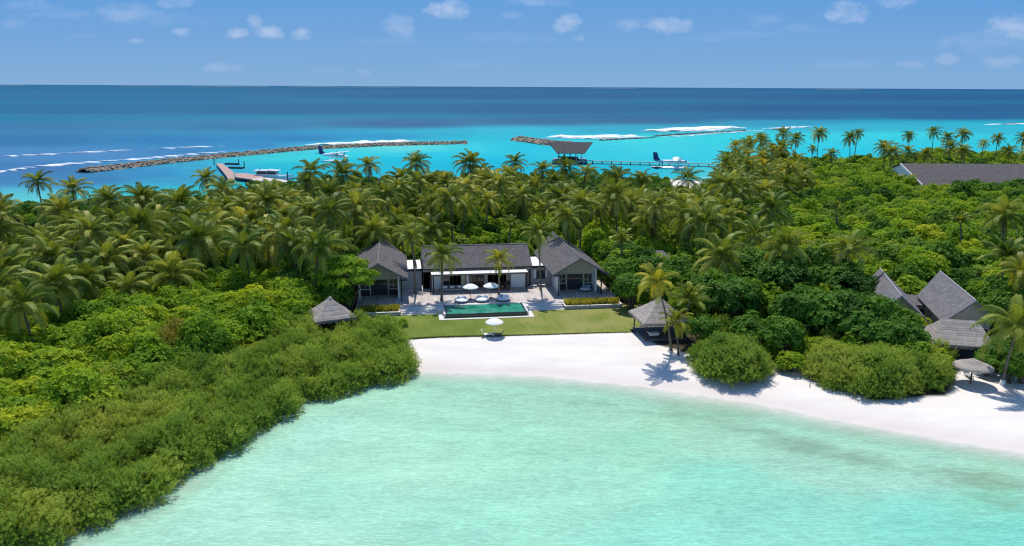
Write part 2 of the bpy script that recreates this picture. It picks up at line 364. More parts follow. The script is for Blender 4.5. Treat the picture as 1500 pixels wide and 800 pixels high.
# sand, with leaf litter under the trees
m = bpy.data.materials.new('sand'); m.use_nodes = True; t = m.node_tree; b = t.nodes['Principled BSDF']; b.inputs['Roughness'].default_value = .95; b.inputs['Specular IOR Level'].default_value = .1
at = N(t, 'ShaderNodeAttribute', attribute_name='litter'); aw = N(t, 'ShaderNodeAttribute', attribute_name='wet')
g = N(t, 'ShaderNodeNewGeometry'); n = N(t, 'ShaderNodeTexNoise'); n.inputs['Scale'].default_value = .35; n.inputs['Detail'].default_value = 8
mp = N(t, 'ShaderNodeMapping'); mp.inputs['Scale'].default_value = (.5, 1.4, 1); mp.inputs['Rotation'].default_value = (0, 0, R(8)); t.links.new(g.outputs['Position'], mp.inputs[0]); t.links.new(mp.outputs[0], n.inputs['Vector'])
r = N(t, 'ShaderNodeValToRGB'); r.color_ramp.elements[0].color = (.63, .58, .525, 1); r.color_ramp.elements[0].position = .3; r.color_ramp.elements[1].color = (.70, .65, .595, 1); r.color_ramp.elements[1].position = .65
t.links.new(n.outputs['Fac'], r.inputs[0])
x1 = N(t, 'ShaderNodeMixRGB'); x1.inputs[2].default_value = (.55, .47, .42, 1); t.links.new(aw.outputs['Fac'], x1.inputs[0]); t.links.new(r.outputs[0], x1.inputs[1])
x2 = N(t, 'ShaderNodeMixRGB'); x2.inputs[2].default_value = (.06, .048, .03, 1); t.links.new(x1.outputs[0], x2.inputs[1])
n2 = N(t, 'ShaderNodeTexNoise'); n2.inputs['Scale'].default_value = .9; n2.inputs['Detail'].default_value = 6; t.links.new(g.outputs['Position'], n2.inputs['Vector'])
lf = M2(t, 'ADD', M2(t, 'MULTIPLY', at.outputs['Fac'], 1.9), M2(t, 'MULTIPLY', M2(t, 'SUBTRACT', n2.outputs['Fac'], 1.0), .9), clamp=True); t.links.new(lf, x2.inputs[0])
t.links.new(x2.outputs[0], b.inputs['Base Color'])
n3 = N(t, 'ShaderNodeTexNoise'); n3.inputs['Scale'].default_value = 2.2; n3.inputs['Detail'].default_value = 8; t.links.new(g.outputs['Position'], n3.inputs['Vector'])
bp = N(t, 'ShaderNodeBump'); bp.inputs['Strength'].default_value = .5; bp.inputs['Distance'].default_value = .08; t.links.new(n3.outputs['Fac'], bp.inputs['Height']); t.links.new(bp.outputs[0], b.inputs['Normal'])
MATS['sand'] = m

def inpoly(px, py, poly):
    px = np.asarray(px, float); py = np.asarray(py, float); ins = np.zeros(px.shape, bool); n = len(poly)
    for i in range(n):
        a = poly[i]; b_ = poly[(i + 1) % n]
        c = ((a[1] > py) != (b_[1] > py)) & (px < (b_[0] - a[0]) * (py - a[1]) / (b_[1] - a[1] + 1e-12) + a[0]); ins ^= c
    return ins
# open sand (no litter) in plan, the rest of the island is shaded soil
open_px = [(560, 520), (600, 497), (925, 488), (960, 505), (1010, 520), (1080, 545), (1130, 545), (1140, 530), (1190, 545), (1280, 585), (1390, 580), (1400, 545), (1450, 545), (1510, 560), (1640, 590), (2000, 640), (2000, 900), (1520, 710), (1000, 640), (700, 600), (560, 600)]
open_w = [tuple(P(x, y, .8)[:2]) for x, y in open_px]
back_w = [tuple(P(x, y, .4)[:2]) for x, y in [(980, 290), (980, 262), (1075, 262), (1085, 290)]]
def pdist(x, y, poly):
    x = np.asarray(x, float); y = np.asarray(y, float); best = np.full(x.shape, 1e9); pl = np.array(poly)
    for i in range(len(pl)):
        a = pl[i]; d = pl[(i + 1) % len(pl)] - a; tt = np.clip(((x - a[0]) * d[0] + (y - a[1]) * d[1]) / (d @ d), 0, 1)
        best = np.minimum(best, np.hypot(x - a[0] - tt * d[0], y - a[1] - tt * d[1]))
    return np.where(inpoly(x, y, poly), best, -best)
xs = np.concatenate([np.arange(-430, -50, 6), np.arange(-50, 90, .8), np.arange(90, 530, 5)])
ys = np.concatenate([np.arange(-10, 48, 3), np.arange(48, 125, .8), np.arange(125, 460, 3.)])
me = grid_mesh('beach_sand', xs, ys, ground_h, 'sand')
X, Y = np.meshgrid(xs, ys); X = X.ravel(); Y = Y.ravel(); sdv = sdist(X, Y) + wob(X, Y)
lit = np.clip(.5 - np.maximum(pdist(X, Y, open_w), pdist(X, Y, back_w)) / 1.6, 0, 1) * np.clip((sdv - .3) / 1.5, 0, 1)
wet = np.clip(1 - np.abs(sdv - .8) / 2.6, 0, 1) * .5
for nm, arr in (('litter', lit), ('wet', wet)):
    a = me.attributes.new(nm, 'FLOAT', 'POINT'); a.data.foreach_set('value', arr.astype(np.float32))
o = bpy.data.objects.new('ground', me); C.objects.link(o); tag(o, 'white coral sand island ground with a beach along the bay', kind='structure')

# water: per-vertex colour of the bottom seen through it (sand, reef, deep), world anchored
wc = [ # px, py, sRGB, spread
    (750, 131, (18, 90, 150)), (100, 131, (28, 100, 158)), (1400, 131, (18, 88, 152)), (750, 140, (20, 92, 152)), (200, 142, (30, 104, 162)), (1300, 142, (18, 88, 150)),
    (100, 160, (38, 104, 162)), (450, 160, (28, 98, 155)), (800, 160, (28, 92, 150)), (1150, 160, (20, 86, 148)), (1450, 160, (20, 88, 150)),
    (50, 185, (40, 112, 172)), (350, 185, (30, 112, 170)), (600, 182, (20, 96, 155)), (800, 178, (22, 98, 155)), (950, 176, (30, 96, 155)), (1150, 172, (22, 98, 160)), (1400, 170, (18, 92, 155)),
    (50, 205, (38, 112, 172)), (250, 205, (36, 120, 178)), (430, 203, (30, 122, 180)), (560, 200, (20, 140, 185)),
    (30, 228, (80, 132, 185)), (150, 226, (82, 134, 188)), (260, 222, (66, 128, 184)), (380, 214, (50, 128, 182)), (0, 250, (74, 124, 180)), (60, 248, (66, 116, 174)), (90, 268, (70, 130, 178)),
    (20, 285, (90, 180, 195)), (60, 290, (110, 205, 205)), (10, 265, (66, 122, 176)),
    (150, 265, (60, 118, 172)), (230, 256, (58, 135, 186)), (250, 265, (64, 150, 188)), (310, 252, (60, 165, 195)), (190, 278, (48, 180, 190)), (250, 285, (40, 196, 196)), (330, 275, (30, 190, 200)), (120, 290, (80, 190, 196)),
    (420, 232, (60, 200, 205)), (500, 225, (50, 205, 215)), (600, 216, (110, 215, 215)), (480, 218, (90, 205, 210)), (680, 216, (60, 200, 212)), (430, 245, (18, 180, 200)),
    (560, 235, (0, 184, 206)), (500, 250, (0, 178, 205)), (700, 240, (0, 178, 206)), (640, 228, (18, 192, 212)), (750, 215, (20, 188, 212)), (720, 200, (22, 180, 205)), (760, 193, (26, 170, 200)), (660, 197, (24, 160, 195)), (900, 190, (24, 152, 188)),
    (850, 252, (0, 184, 212)), (950, 232, (50, 196, 212)), (1000, 220, (60, 200, 214)), (900, 255, (0, 176, 205)), (1000, 258, (0, 184, 205)), (1040, 225, (50, 200, 214)), (940, 205, (70, 204, 212)), (1080, 205, (40, 200, 212)),
    (1060, 264, (150, 220, 210)), (1000, 268, (120, 215, 210)), (1200, 205, (40, 196, 214)), (1250, 225, (20, 192, 212)), (1330, 200, (40, 196, 212)), (1450, 205, (20, 190, 210)), (1500, 190, (30, 168, 200)), (1400, 186, (24, 160, 195)), (1250, 186, (26, 160, 196)), (1150, 180, (24, 140, 185)),
]
bay = [(120, 795, (166, 226, 214)), (230, 740, (188, 230, 220)), (330, 690, (184, 232, 222)), (450, 620, (192, 230, 222)), (560, 585, (186, 226, 214)), (300, 780, (150, 228, 214)), (450, 720, (138, 228, 210)), (560, 650, (146, 230, 212)),
       (650, 620, (138, 226, 204)), (640, 580, (170, 218, 200)), (750, 590, (160, 214, 196)), (750, 640, (138, 228, 206)), (850, 700, (140, 230, 210)), (700, 780, (134, 228, 212)), (850, 610, (136, 218, 194)), (950, 640, (124, 220, 198)),
       (1000, 620, (148, 208, 186)), (1050, 700, (118, 222, 206)), (1150, 750, (116, 220, 208)), (1350, 760, (100, 214, 206)), (1480, 780, (92, 210, 206)), (1450, 730, (104, 210, 192)), (1300, 660, (176, 216, 200)), (1200, 640, (176, 212, 196)), (1450, 690, (166, 216, 202)), (1100, 620, (180, 214, 200)), (950, 590, (184, 214, 200)), (1000, 790, (120, 224, 212)), (-100, 900, (150, 220, 210)), (400, 950, (130, 222, 210)), (1000, 1000, (110, 215, 205)), (1700, 900, (90, 205, 200))]
def lin(c):
    c = np.asarray(c, float) / 255; return np.where(c < .04045, c / 12.92, ((c + .055) / 1.055) ** 2.4)
def water_cols(x, y):
    px, py = Q(x, y, np.zeros_like(x)); out = np.zeros((len(x), 3)); ws = np.zeros(len(x))
    front = y < 150
    py_ = np.clip(py, 129.5, 2000)
    for pts, msk in ((wc, ~front), (bay, front)):
        if pts is wc:   # distances measured in a stretched frame, the sea bands run sideways
            ty = np.log(np.maximum(py_ - 126.2, 2.0)); 
            for (a, b_, c) in pts:
                d2 = ((px - a) / 95) ** 2 + ((ty - math.log(b_ - 126.2)) / .10) ** 2
                w = np.where(msk, 1 / (d2 + .25) ** 2.0, 0); out += w[:, None] * lin(c); ws += w
        else:
            for (a, b_, c) in pts:
                d2 = ((px - a) / 90) ** 2 + ((py_ - b_) / 38) ** 2
                w = np.where(msk, 1 / (d2 + .3) ** 2.0, 0); out += w[:, None] * lin(c); ws += w
    return out / np.maximum(ws, 1e-9)[:, None]
nA, nR = 720, 460
ang = np.concatenate([np.linspace(-60, 60, 520), np.linspace(60.5, 299.5, 200)]) * math.pi / 180
rad = 4 * (70000 / 4) ** (np.arange(nR) / (nR - 1))
A_, R_ = np.meshgrid(ang, rad); wx = (R_ * np.sin(A_)).ravel(); wy = (R_ * np.cos(A_)).ravel()
i = np.arange((nR - 1) * nA); r_, c_ = i // nA, i % nA; c2 = (c_ + 1) % nA
wf = np.stack([r_ * nA + c_, (r_ + 1) * nA + c_, (r_ + 1) * nA + c2, r_ * nA + c2], 1)
me = np_mesh('sea_water', np.stack([wx, wy, np.zeros_like(wx)], 1), wf, [], smooth=True)
cols = np.zeros((len(wx), 3)); 
vis = wy > 20
cols[~vis] = lin((120, 222, 210)); cols[vis] = water_cols(wx[vis], wy[vis]); fr_ = (wy[vis] < 150)[:, None]; cols[vis] = np.where(fr_, cols[vis] * .72 + .28 * lin((138, 228, 214)), cols[vis]); kk = np.where((wy[vis] < 150)[:, None], np.array([[1.34, .86, .68]]), np.array([[.75, .88, .80]])); cols[vis] *= kk; cols[:, 0] = np.minimum(cols[:, 0], cols[:, 1] * .57); cols[:, 0] = np.where((wy > 20) & (wy < 150), np.maximum(cols[:, 0], cols[:, 1] * .30), cols[:, 0])
blue_ = np.clip((.62 - cols[:, 1] / cols[:, 2]) / .2, 0, 1) * np.clip((wy - 230) / 60, 0, 1); cols[:, 1] *= 1 - .12 * blue_; cols[:, 2] *= 1 - .16 * blue_
farw = np.clip((wy - 420) / 300, 0, 1); cols[:, 0] *= 1 - .85 * farw; cols[:, 1] *= 1 + .06 * farw; cols[:, 2] *= 1 - .08 * farw
dsh = -(sdist(wx, wy) + wob(wx, wy))
weed_px = [(1180, 655, 60, 12, .9), (1260, 672, 60, 12, .75), (1100, 630, 70, 9, .5), (1440, 705, 75, 18, .65), (1380, 692, 50, 10, .6), (1000, 610, 70, 10, .5), (860, 588, 70, 8, .45), (690, 572, 60, 6, .4), (610, 560, 50, 6, .4), (1480, 740, 80, 14, .45), (1250, 628, 50, 5, .4), (1060, 608, 40, 5, .35), (780, 582, 60, 5, .25), (1010, 595, 60, 4, .3), (480, 600, 60, 6, .2), (1340, 655, 50, 6, .35), (380, 660, 40, 6, .15)]
px, py = Q(wx, wy, np.zeros_like(wx)); weed = np.zeros(len(wx))
for (a, b_, sx_, sy_, k) in weed_px: weed = np.maximum(weed, k * np.exp(-(((px - a) / sx_) ** 2 + ((py - b_ - (px - a) * .12) / sy_) ** 2)))
weed *= (wy < 150) & (wy > 20)
deep = np.where(wy > 0, np.clip((R_.ravel() - 420) / 500, 0, 1), 0)
a = me.attributes.new('bottom', 'FLOAT_COLOR', 'POINT'); a.data.foreach_set('color', np.concatenate([cols, np.ones((len(cols), 1))], 1).astype(np.float32).ravel())
for nm, arr in (('offshore', np.clip(dsh, -5, 50)), ('weed', weed), ('deep', deep)):
    a = me.attributes.new(nm, 'FLOAT', 'POINT'); a.data.foreach_set('value', np.asarray(arr, np.float32))
m = bpy.data.materials.new('sea_water'); m.use_nodes = True; t = m.node_tree; b = t.nodes['Principled BSDF']
b.inputs['Roughness'].default_value = .9; b.inputs['Specular IOR Level'].default_value = 0
cb = N(t, 'ShaderNodeAttribute', attribute_name='bottom'); ao = N(t, 'ShaderNodeAttribute', attribute_name='offshore'); aw = N(t, 'ShaderNodeAttribute', attribute_name='weed'); adp = N(t, 'ShaderNodeAttribute', attribute_name='deep')
g = N(t, 'ShaderNodeNewGeometry')
def wnoise(scale, detail, rot, st, dist=0):
    mp = N(t, 'ShaderNodeMapping'); mp.inputs['Rotation'].default_value = (0, 0, R(rot)); mp.inputs['Scale'].default_value = st
    t.links.new(g.outputs['Position'], mp.inputs[0]); n = N(t, 'ShaderNodeTexNoise'); n.inputs['Scale'].default_value = scale; n.inputs['Detail'].default_value = detail
    n.inputs['Distortion'].default_value = dist; n.inputs['Roughness'].default_value = .6
    t.links.new(mp.outputs[0], n.inputs['Vector']); return n.outputs['Fac']
base_scale = N(t, 'ShaderNodeMixRGB', blend_type='MULTIPLY'); base_scale.inputs[0].default_value = 1
t.links.new(cb.outputs['Color'], base_scale.inputs[1])
# bottom brightness: sand ripples, drifting patches, and ripple glints put in as colour
nb1 = wnoise(.10, 5, 20, (1, 2.2, 1), .6); nb2 = wnoise(1.3, 6, 22, (.55, 1.8, 1), 1.2)
f = M2(t, 'ADD', M2(t, 'MULTIPLY', M2(t, 'SUBTRACT', nb1, .5), .38), M2(t, 'MULTIPLY', M2(t, 'SUBTRACT', nb2, .5), .42))
rg = wnoise(.75, 3, 24, (.32, 1.9, 1), 1.6)   # thin bright lines: caustic light of the ripples painted into the colour
rl = M2(t, 'SUBTRACT', 1.0, M2(t, 'MULTIPLY', M2(t, 'ABSOLUTE', M2(t, 'SUBTRACT', rg, .5)), 16.0), clamp=True)
nfi = wnoise(4.5, 4, 22, (.5, 1.8, 1), .6)
f = M2(t, 'ADD', f, M2(t, 'MULTIPLY', rl, .17)); f = M2(t, 'ADD', f, M2(t, 'MULTIPLY', M2(t, 'SUBTRACT', nfi, .5), .55))
f = M2(t, 'ADD', f, .78)
cr = N(t, 'ShaderNodeCombineXYZ')
for i_, k in enumerate((1.0, 1.0, 1.0)): t.links.new(f, cr.inputs[i_])
t.links.new(cr.outputs[0], base_scale.inputs[2])
# weed and coral patches on the bottom
nw = wnoise(.8, 10, 14, (.6, 1.6, 1), .8)
wfac = M2(t, 'MULTIPLY', M2(t, 'ADD', M2(t, 'MULTIPLY', aw.outputs['Fac'], 1.9), M2(t, 'MULTIPLY', M2(t, 'SUBTRACT', nw, .62), 2.4), clamp=True), .72)
mw = N(t, 'ShaderNodeMixRGB'); mw.inputs[2].default_value = (.17, .27, .16, 1); t.links.new(wfac, mw.inputs[0]); t.links.new(base_scale.outputs[0], mw.inputs[1])
# large soft bands on the open sea
nd = wnoise(.0045, 5, 4, (.35, 2.4, 1), .5)
md = N(t, 'ShaderNodeMixRGB', blend_type='MULTIPLY'); t.links.new(adp.outputs['Fac'], md.inputs[0]); t.links.new(mw.outputs[0], md.inputs[1])
rd = N(t, 'ShaderNodeValToRGB'); rd.color_ramp.elements[0].position = .35; rd.color_ramp.elements[0].color = (.86, .9, .93, 1); rd.color_ramp.elements[1].position = .68; rd.color_ramp.elements[1].color = (1.12, 1.07, 1.04, 1)
t.links.new(nd, rd.inputs[0]); t.links.new(rd.outputs[0], md.inputs[2])
t.links.new(md.outputs[0], b.inputs['Base Color'])
# waves
h1 = wnoise(.9, 6, 24, (.5, 1.7, 1), .8); h2 = wnoise(.06, 8, 8, (.4, 1.6, 1), .3)
hh = M2(t, 'ADD', M2(t, 'MULTIPLY', h1, .06), M2(t, 'MULTIPLY', M2(t, 'MULTIPLY', h2, adp.outputs['Fac']), 1.5))
bp = N(t, 'ShaderNodeBump'); bp.inputs['Strength'].default_value = 1; bp.inputs['Distance'].default_value = 1.0; t.links.new(hh, bp.inputs['Height']); t.links.new(bp.outputs[0], b.inputs['Normal'])
gl = N(t, 'ShaderNodeBsdfGlossy'); t.links.new(M2(t, 'ADD', .18, M2(t, 'MULTIPLY', adp.outputs['Fac'], .35)), gl.inputs['Roughness']); fr = N(t, 'ShaderNodeFresnel'); fr.inputs[0].default_value = 1.33
t.links.new(bp.outputs[0], gl.inputs['Normal']); t.links.new(bp.outputs[0], fr.inputs['Normal'])
wm = N(t, 'ShaderNodeMixShader'); t.links.new(M2(t, 'MINIMUM', fr.outputs[0], M2(t, 'SUBTRACT', .12, M2(t, 'MULTIPLY', adp.outputs['Fac'], .09))), wm.inputs[0]); t.links.new(b.outputs[0], wm.inputs[1]); t.links.new(gl.outputs[0], wm.inputs[2])
tr = N(t, 'ShaderNodeBsdfTransparent'); ms = N(t, 'ShaderNodeMixShader')
al = M2(t, 'MULTIPLY', M2(t, 'ADD', ao.outputs['Fac'], M2(t, 'MULTIPLY', M2(t, 'SUBTRACT', nw, .5), 2.0)), .22, clamp=True)
al = M2(t, 'POWER', al, .8)
t.links.new(al, ms.inputs[0]); t.links.new(tr.outputs[0], ms.inputs[1]); t.links.new(wm.outputs[0], ms.inputs[2]); t.links.new(ms.outputs[0], t.nodes['Material Output'].inputs[0])
me.materials.append(m)
o = bpy.data.objects.new('sea_water', me); C.objects.link(o); tag(o, 'turquoise lagoon and deep blue sea round the island', kind='structure')

# ------------------------------------------------------------------ far islands on the horizon
for (x0, x1, hgt) in [(0, 16, 14), (170, 225, 12), (280, 340, 14), (348, 385, 16), (420, 500, 13), (510, 585, 11), (860, 935, 8), (1205, 1265, 10)]:
    mb = MB(); dd = 17500.0; n_ = 24
    a = pray(x0, 127.5); b_ = pray(x1, 127.5); xa, xb = a[0] / a[1] * dd, b_[0] / b_[1] * dd
    prof = [(max(0, math.sin(math.pi * k / n_)) ** .35) * hgt * 1.7 * (0.8 + .3 * noise.noise((k * .7, x0, 0))) for k in range(n_ + 1)]
    vs = []
    for k in range(n_ + 1):
        xx = xa + (xb - xa) * k / n_; vs += [(xx, dd, -2), (xx, dd + 60, prof[k]), (xx, dd + 400, prof[k]), (xx, dd + 600, -2)]
    mb.add(vs, [(k * 4 + j, k * 4 + 4 + j, k * 4 + 5 + j, k * 4 + 1 + j) for k in range(n_) for j in range(3)], True)
    o = mb.build('distant_island', 'far_isle'); tag(o, 'low distant island on the horizon', kind='structure', group='distant islands on the horizon')

# ------------------------------------------------------------------ surf
m = bpy.data.materials.new('foam'); m.use_nodes = True; t = m.node_tree; b = t.nodes['Principled BSDF']; b.inputs['Base Color'].default_value = (.86, .88, .9, 1); b.inputs['Roughness'].default_value = .9
at = N(t, 'ShaderNodeAttribute', attribute_name='dens'); g = N(t, 'ShaderNodeNewGeometry'); mp = N(t, 'ShaderNodeMapping'); mp.inputs['Scale'].default_value = (.10, .30, .3); t.links.new(g.outputs['Position'], mp.inputs[0])
n = N(t, 'ShaderNodeTexNoise'); n.inputs['Scale'].default_value = 1; n.inputs['Detail'].default_value = 7; t.links.new(mp.outputs[0], n.inputs['Vector'])
al = M2(t, 'MULTIPLY', M2(t, 'SUBTRACT', M2(t, 'ADD', at.outputs['Fac'], M2(t, 'MULTIPLY', n.outputs['Fac'], 2.4)), 1.75), 1.5, clamp=True)
tr = N(t, 'ShaderNodeBsdfTransparent'); ms = N(t, 'ShaderNodeMixShader'); t.links.new(al, ms.inputs[0]); t.links.new(tr.outputs[0], ms.inputs[1]); t.links.new(b.outputs[0], ms.inputs[2]); t.links.new(ms.outputs[0], t.nodes['Material Output'].inputs[0])
MATS['foam'] = m
m2_ = m.copy(); m2_.name = 'foam_line'; MATS['foam_line'] = m2_
for n_ in m2_.node_tree.nodes:
    if n_.type == 'MAPPING': n_.inputs['Scale'].default_value = (.05, .25, .3)
    if n_.type == 'MATH' and abs(n_.inputs[1].default_value - 1.75) < 1e-4: n_.inputs[1].default_value = 1.38
def surf(pts, wid, dens, hgt=1.0, label='', name='surf'):
    """a breaking wave: a low bumpy ridge along a line of (px,py) points on the sea, wid metres across"""
    pw = [P(x, y) for x, y in pts]; L = [0]
    for i in range(1, len(pw)): L.append(L[-1] + (pw[i] - pw[i - 1]).length)
    n_ = max(20, int(L[-1] / 3)); V = []; D = []; nw_ = 9
    for k in range(n_ + 1):
        s = L[-1] * k / n_; i = max(j for j in range(len(L)) if L[j] <= s + 1e-6); i = min(i, len(pw) - 2)
        p = pw[i].lerp(pw[i + 1], (s - L[i]) / (L[i + 1] - L[i])); d = (pw[i + 1] - pw[i]).normalized(); nn = Vector((-d.y, d.x, 0))
        e = min(1, min(k, n_ - k) / (n_ * .12)); w_ = wid * (.6 + .6 * noise.noise((s * .03, pts[0][0], 0)) + .3) * (.35 + .65 * e)
        for j in range(nw_):
            q = j / (nw_ - 1) * 2 - 1
            hz = max(0, 1 - q * q) * hgt * (.5 + .8 * abs(noise.noise((s * .15, q * 2, pts[0][1])))) * e
            V.append(p + nn * (q * w_ * .5 + 1.2 * noise.noise((s * .08, 3, pts[0][0]))) + Vector((0, 0, .03 + hz))); D.append(dens * (max(0, 1 - q * q) ** .6) * (.3 + .7 * e))
    fs = np.array([(k * nw_ + j, (k + 1) * nw_ + j, (k + 1) * nw_ + j + 1, k * nw_ + j + 1) for k in range(n_) for j in range(nw_ - 1)])
    me = np_mesh(name, np.array([tuple(v) for v in V]), fs, 'foam' if dens > .65 else 'foam_line', smooth=True)
    a = me.attributes.new('dens', 'FLOAT', 'POINT'); a.data.foreach_set('value', np.array(D, np.float32))
    o = bpy.data.objects.new(name, me); C.objects.link(o); tag(o, label, kind='stuff')
surf([(445, 213), (500, 211), (560, 209), (615, 207)], 22, 1.15, 1.4, 'white surf breaking along the long breakwater')
surf([(798, 200), (850, 202), (885, 202), (925, 199)], 52, 1.1, 1.5, 'broad white surf behind the jetty pavilion')
surf([(945, 193), (1000, 191), (1050, 188), (1072, 186)], 55, 1.15, 1.8, 'white surf line on the reef right of the jetty pavilion')
surf([(955, 202), (1010, 199), (1060, 195), (1130, 191)], 16, .75, .8, 'thin surf line inside the reef')
surf([(1125, 190), (1160, 187), (1190, 186)], 24, .9, 1, 'small surf patch behind the palm tops on the right')
surf([(-40, 232), (60, 227), (160, 222), (260, 217), (330, 214)], 7, .38, .7, 'thin wave crest rolling in left of the breakwater')
surf([(-40, 258), (40, 246), (120, 239), (210, 233), (330, 222)], 8, .45, .6, 'faint nearer wave crest beside the breakwater')
surf([(1440, 183), (1480, 182), (1530, 181)], 10, .6, .8, 'faint surf at the far right reef')

def rocks(name, pts, wid, hgt, size, label, matn='rock', dens=1.0):
    pw = [P(x, y) for x, y in pts]; mb = MB(); rr = random.Random(int(pts[0][0]))
    tot = sum((pw[i + 1] - pw[i]).length for i in range(len(pw) - 1))
    for i in range(len(pw) - 1):
        a, b_ = pw[i], pw[i + 1]; L = (b_ - a).length; d = (b_ - a) / L; nn = Vector((-d.y, d.x, 0)); cnt = int(L * wid / size ** 2 * .9 * dens)
        for k in range(cnt):
            q = rr.uniform(-1, 1); s_ = size * rr.uniform(.4, .85); p = a + d * rr.uniform(0, L) + nn * q * wid / 2
            mb.blob((p.x, p.y, (1 - abs(q) ** 1.5) * hgt - s_ * .25), (s_, s_ * rr.uniform(.7, 1.2), s_ * rr.uniform(.5, .8)), rr.random(), .22)
        # core
        c = []
        for (pp) in (a, b_):
            c += [pp + nn * wid * .5 + Vector((0, 0, -.6)), pp + nn * wid * .22 + Vector((0, 0, hgt * .75)), pp - nn * wid * .22 + Vector((0, 0, hgt * .75)), pp - nn * wid * .5 + Vector((0, 0, -.6))]
        mb.add(c, [(0, 4, 5, 1), (1, 5, 6, 2), (2, 6, 7, 3)])
    o = mb.build(name, matn); tag(o, label, 'breakwater'); return o
rocks('breakwater', [(122, 253), (160, 248.5), (250, 238), (350, 228), (450, 219), (550, 214), (620, 212), (683, 210.5)], 7.2, 1.8, 1.15, 'long curved rock breakwater enclosing the lagoon on the left')
rocks('breakwater', [(757, 205.5), (785, 209), (815, 213.5), (838, 214.5)], 11, 2.6, 1.7, 'short rock breakwater ending behind the jetty pavilion')
rocks('breakwater', [(880, 206), (925, 203.5), (958, 202)], 4, .6, 1.1, 'dark low reef rocks right behind the jetty pavilion', 'rock_dark', .7)
rocks('breakwater', [(958, 200), (1010, 196.5), (1060, 194), (1090, 192)], 4, .7, 1.2, 'dark reef rock line under the right surf', 'rock_dark', .7)
rocks('breakwater', [(1471, 181.5), (1500, 181.3), (1530, 181)], 5, .8, 1.5, 'dark reef rock line at the far right edge of the lagoon', 'rock_dark', .7)

# ------------------------------------------------------------------ lawn
lawn_uv = [(-21, -9.4), (-14, -10.1), (-10.6, -10.7), (-6, -10.55), (0, -10.95), (7, -11.35), (14, -11.55), (18.6, -11.9), (22.5, -7.5), (23.5, 1.2), (-21, 1.2)]
m = bpy.data.materials.new('lawn'); m.use_nodes = True; t = m.node_tree; b = t.nodes['Principled BSDF']; b.inputs['Roughness'].default_value = .9; b.inputs['Specular IOR Level'].default_value = .1
co = N(t, 'ShaderNodeTexCoord')
n = N(t, 'ShaderNodeTexNoise'); n.inputs['Scale'].default_value = .22; n.inputs['Detail'].default_value = 6; t.links.new(co.outputs['Object'], n.inputs['Vector'])
mp = N(t, 'ShaderNodeMapping'); mp.inputs['Scale'].default_value = (1.5, .25, 1); mp.inputs['Rotation'].default_value = (0, 0, R(25)); t.links.new(co.outputs['Object'], mp.inputs[0])
n2 = N(t, 'ShaderNodeTexNoise'); n2.inputs['Scale'].default_value = 1.4; n2.inputs['Detail'].default_value = 4; t.links.new(mp.outputs[0], n2.inputs['Vector'])
n3 = N(t, 'ShaderNodeTexNoise'); n3.inputs['Scale'].default_value = 9; n3.inputs['Detail'].default_value = 3; t.links.new(co.outputs['Object'], n3.inputs['Vector'])
f = M2(t, 'ADD', M2(t, 'ADD', M2(t, 'MULTIPLY', n.outputs['Fac'], .6), M2(t, 'MULTIPLY', n2.outputs['Fac'], .22)), M2(t, 'MULTIPLY', n3.outputs['Fac'], .18))
sx = N(t, 'ShaderNodeSeparateXYZ'); t.links.new(co.outputs['Object'], sx.inputs[0])
f = M2(t, 'ADD', f, M2(t, 'MULTIPLY', sx.outputs[0], .0055), clamp=True)
r = N(t, 'ShaderNodeValToRGB'); r.color_ramp.elements[0].position = .38; r.color_ramp.elements[0].color = (.105, .15, .022, 1); r.color_ramp.elements[1].position = .66; r.color_ramp.elements[1].color = (.235, .225, .07, 1)
e = r.color_ramp.elements.new(.52); e.color = (.15, .185, .032, 1)
t.links.new(f, r.inputs[0]); t.links.new(r.outputs[0], b.inputs['Base Color'])
bp = N(t, 'ShaderNodeBump'); bp.inputs['Strength'].default_value = .6; bp.inputs['Distance'].default_value = .04; t.links.new(n3.outputs['Fac'], bp.inputs['Height']); t.links.new(bp.outputs[0], b.inputs['Normal'])
MATS['lawn'] = m
mb = MB(); mb.prism(lawn_uv, .7, 1.03)
o = mb.build('lawn', 'lawn', loc=uv(0, 0), rz=VA); tag(o, 'mown green lawn between the pool and the beach', kind='structure')
# ragged tufts along the sand edge
mb = MB(); rr = random.Random(3)
for i in range(1500):
    u_ = rr.uniform(-11, 18.6); v_ = np.interp(u_, [q[0] for q in lawn_uv[2:8]], [q[1] for q in lawn_uv[2:8]]) + rr.gauss(-.05, .09)
    h_ = rr.uniform(.05, .12); a = rr.uniform(0, 6.28); w_ = .05
    mb.add([(u_ - w_ * math.cos(a), v_ - w_ * math.sin(a), .95), (u_ + w_ * math.cos(a), v_ + w_ * math.sin(a), .95), (u_ + rr.uniform(-.05, .05), v_ + rr.uniform(-.05, .05), 1.0 + h_)], [(0, 1, 2)])
o = mb.build('grass', 'lawn', loc=uv(0, 0), rz=VA); tag(o, 'short grass tufts along the sand edge of the lawn', kind='stuff')

# ================================================================== the villa (local frame: u along the front, v inward)
DZ = 1.6
def vthing(name, label, cat, u=0, v=0, z=0, rz=0, group=None): return thing(name, label, cat, uv(u, v, z), VA + rz, group)
# deck
t_ = vthing('terrace', 'pale timber terrace deck in front of the villa behind the pool', 'terrace')
mb = MB(); mb.prism([(-18.2, 2.32), (21.2, 2.32), (21.2, 15), (-18.2, 15)], .6, DZ); mb.build('deck', 'deck_wood', t_)
for a_ in (-11.75, 6.9): mb = MB(); mb.span((a_, 1.98, .65), (a_ + 5.2, 2.315, DZ + .012)); mb.build('edging', 'step_stone', t_)
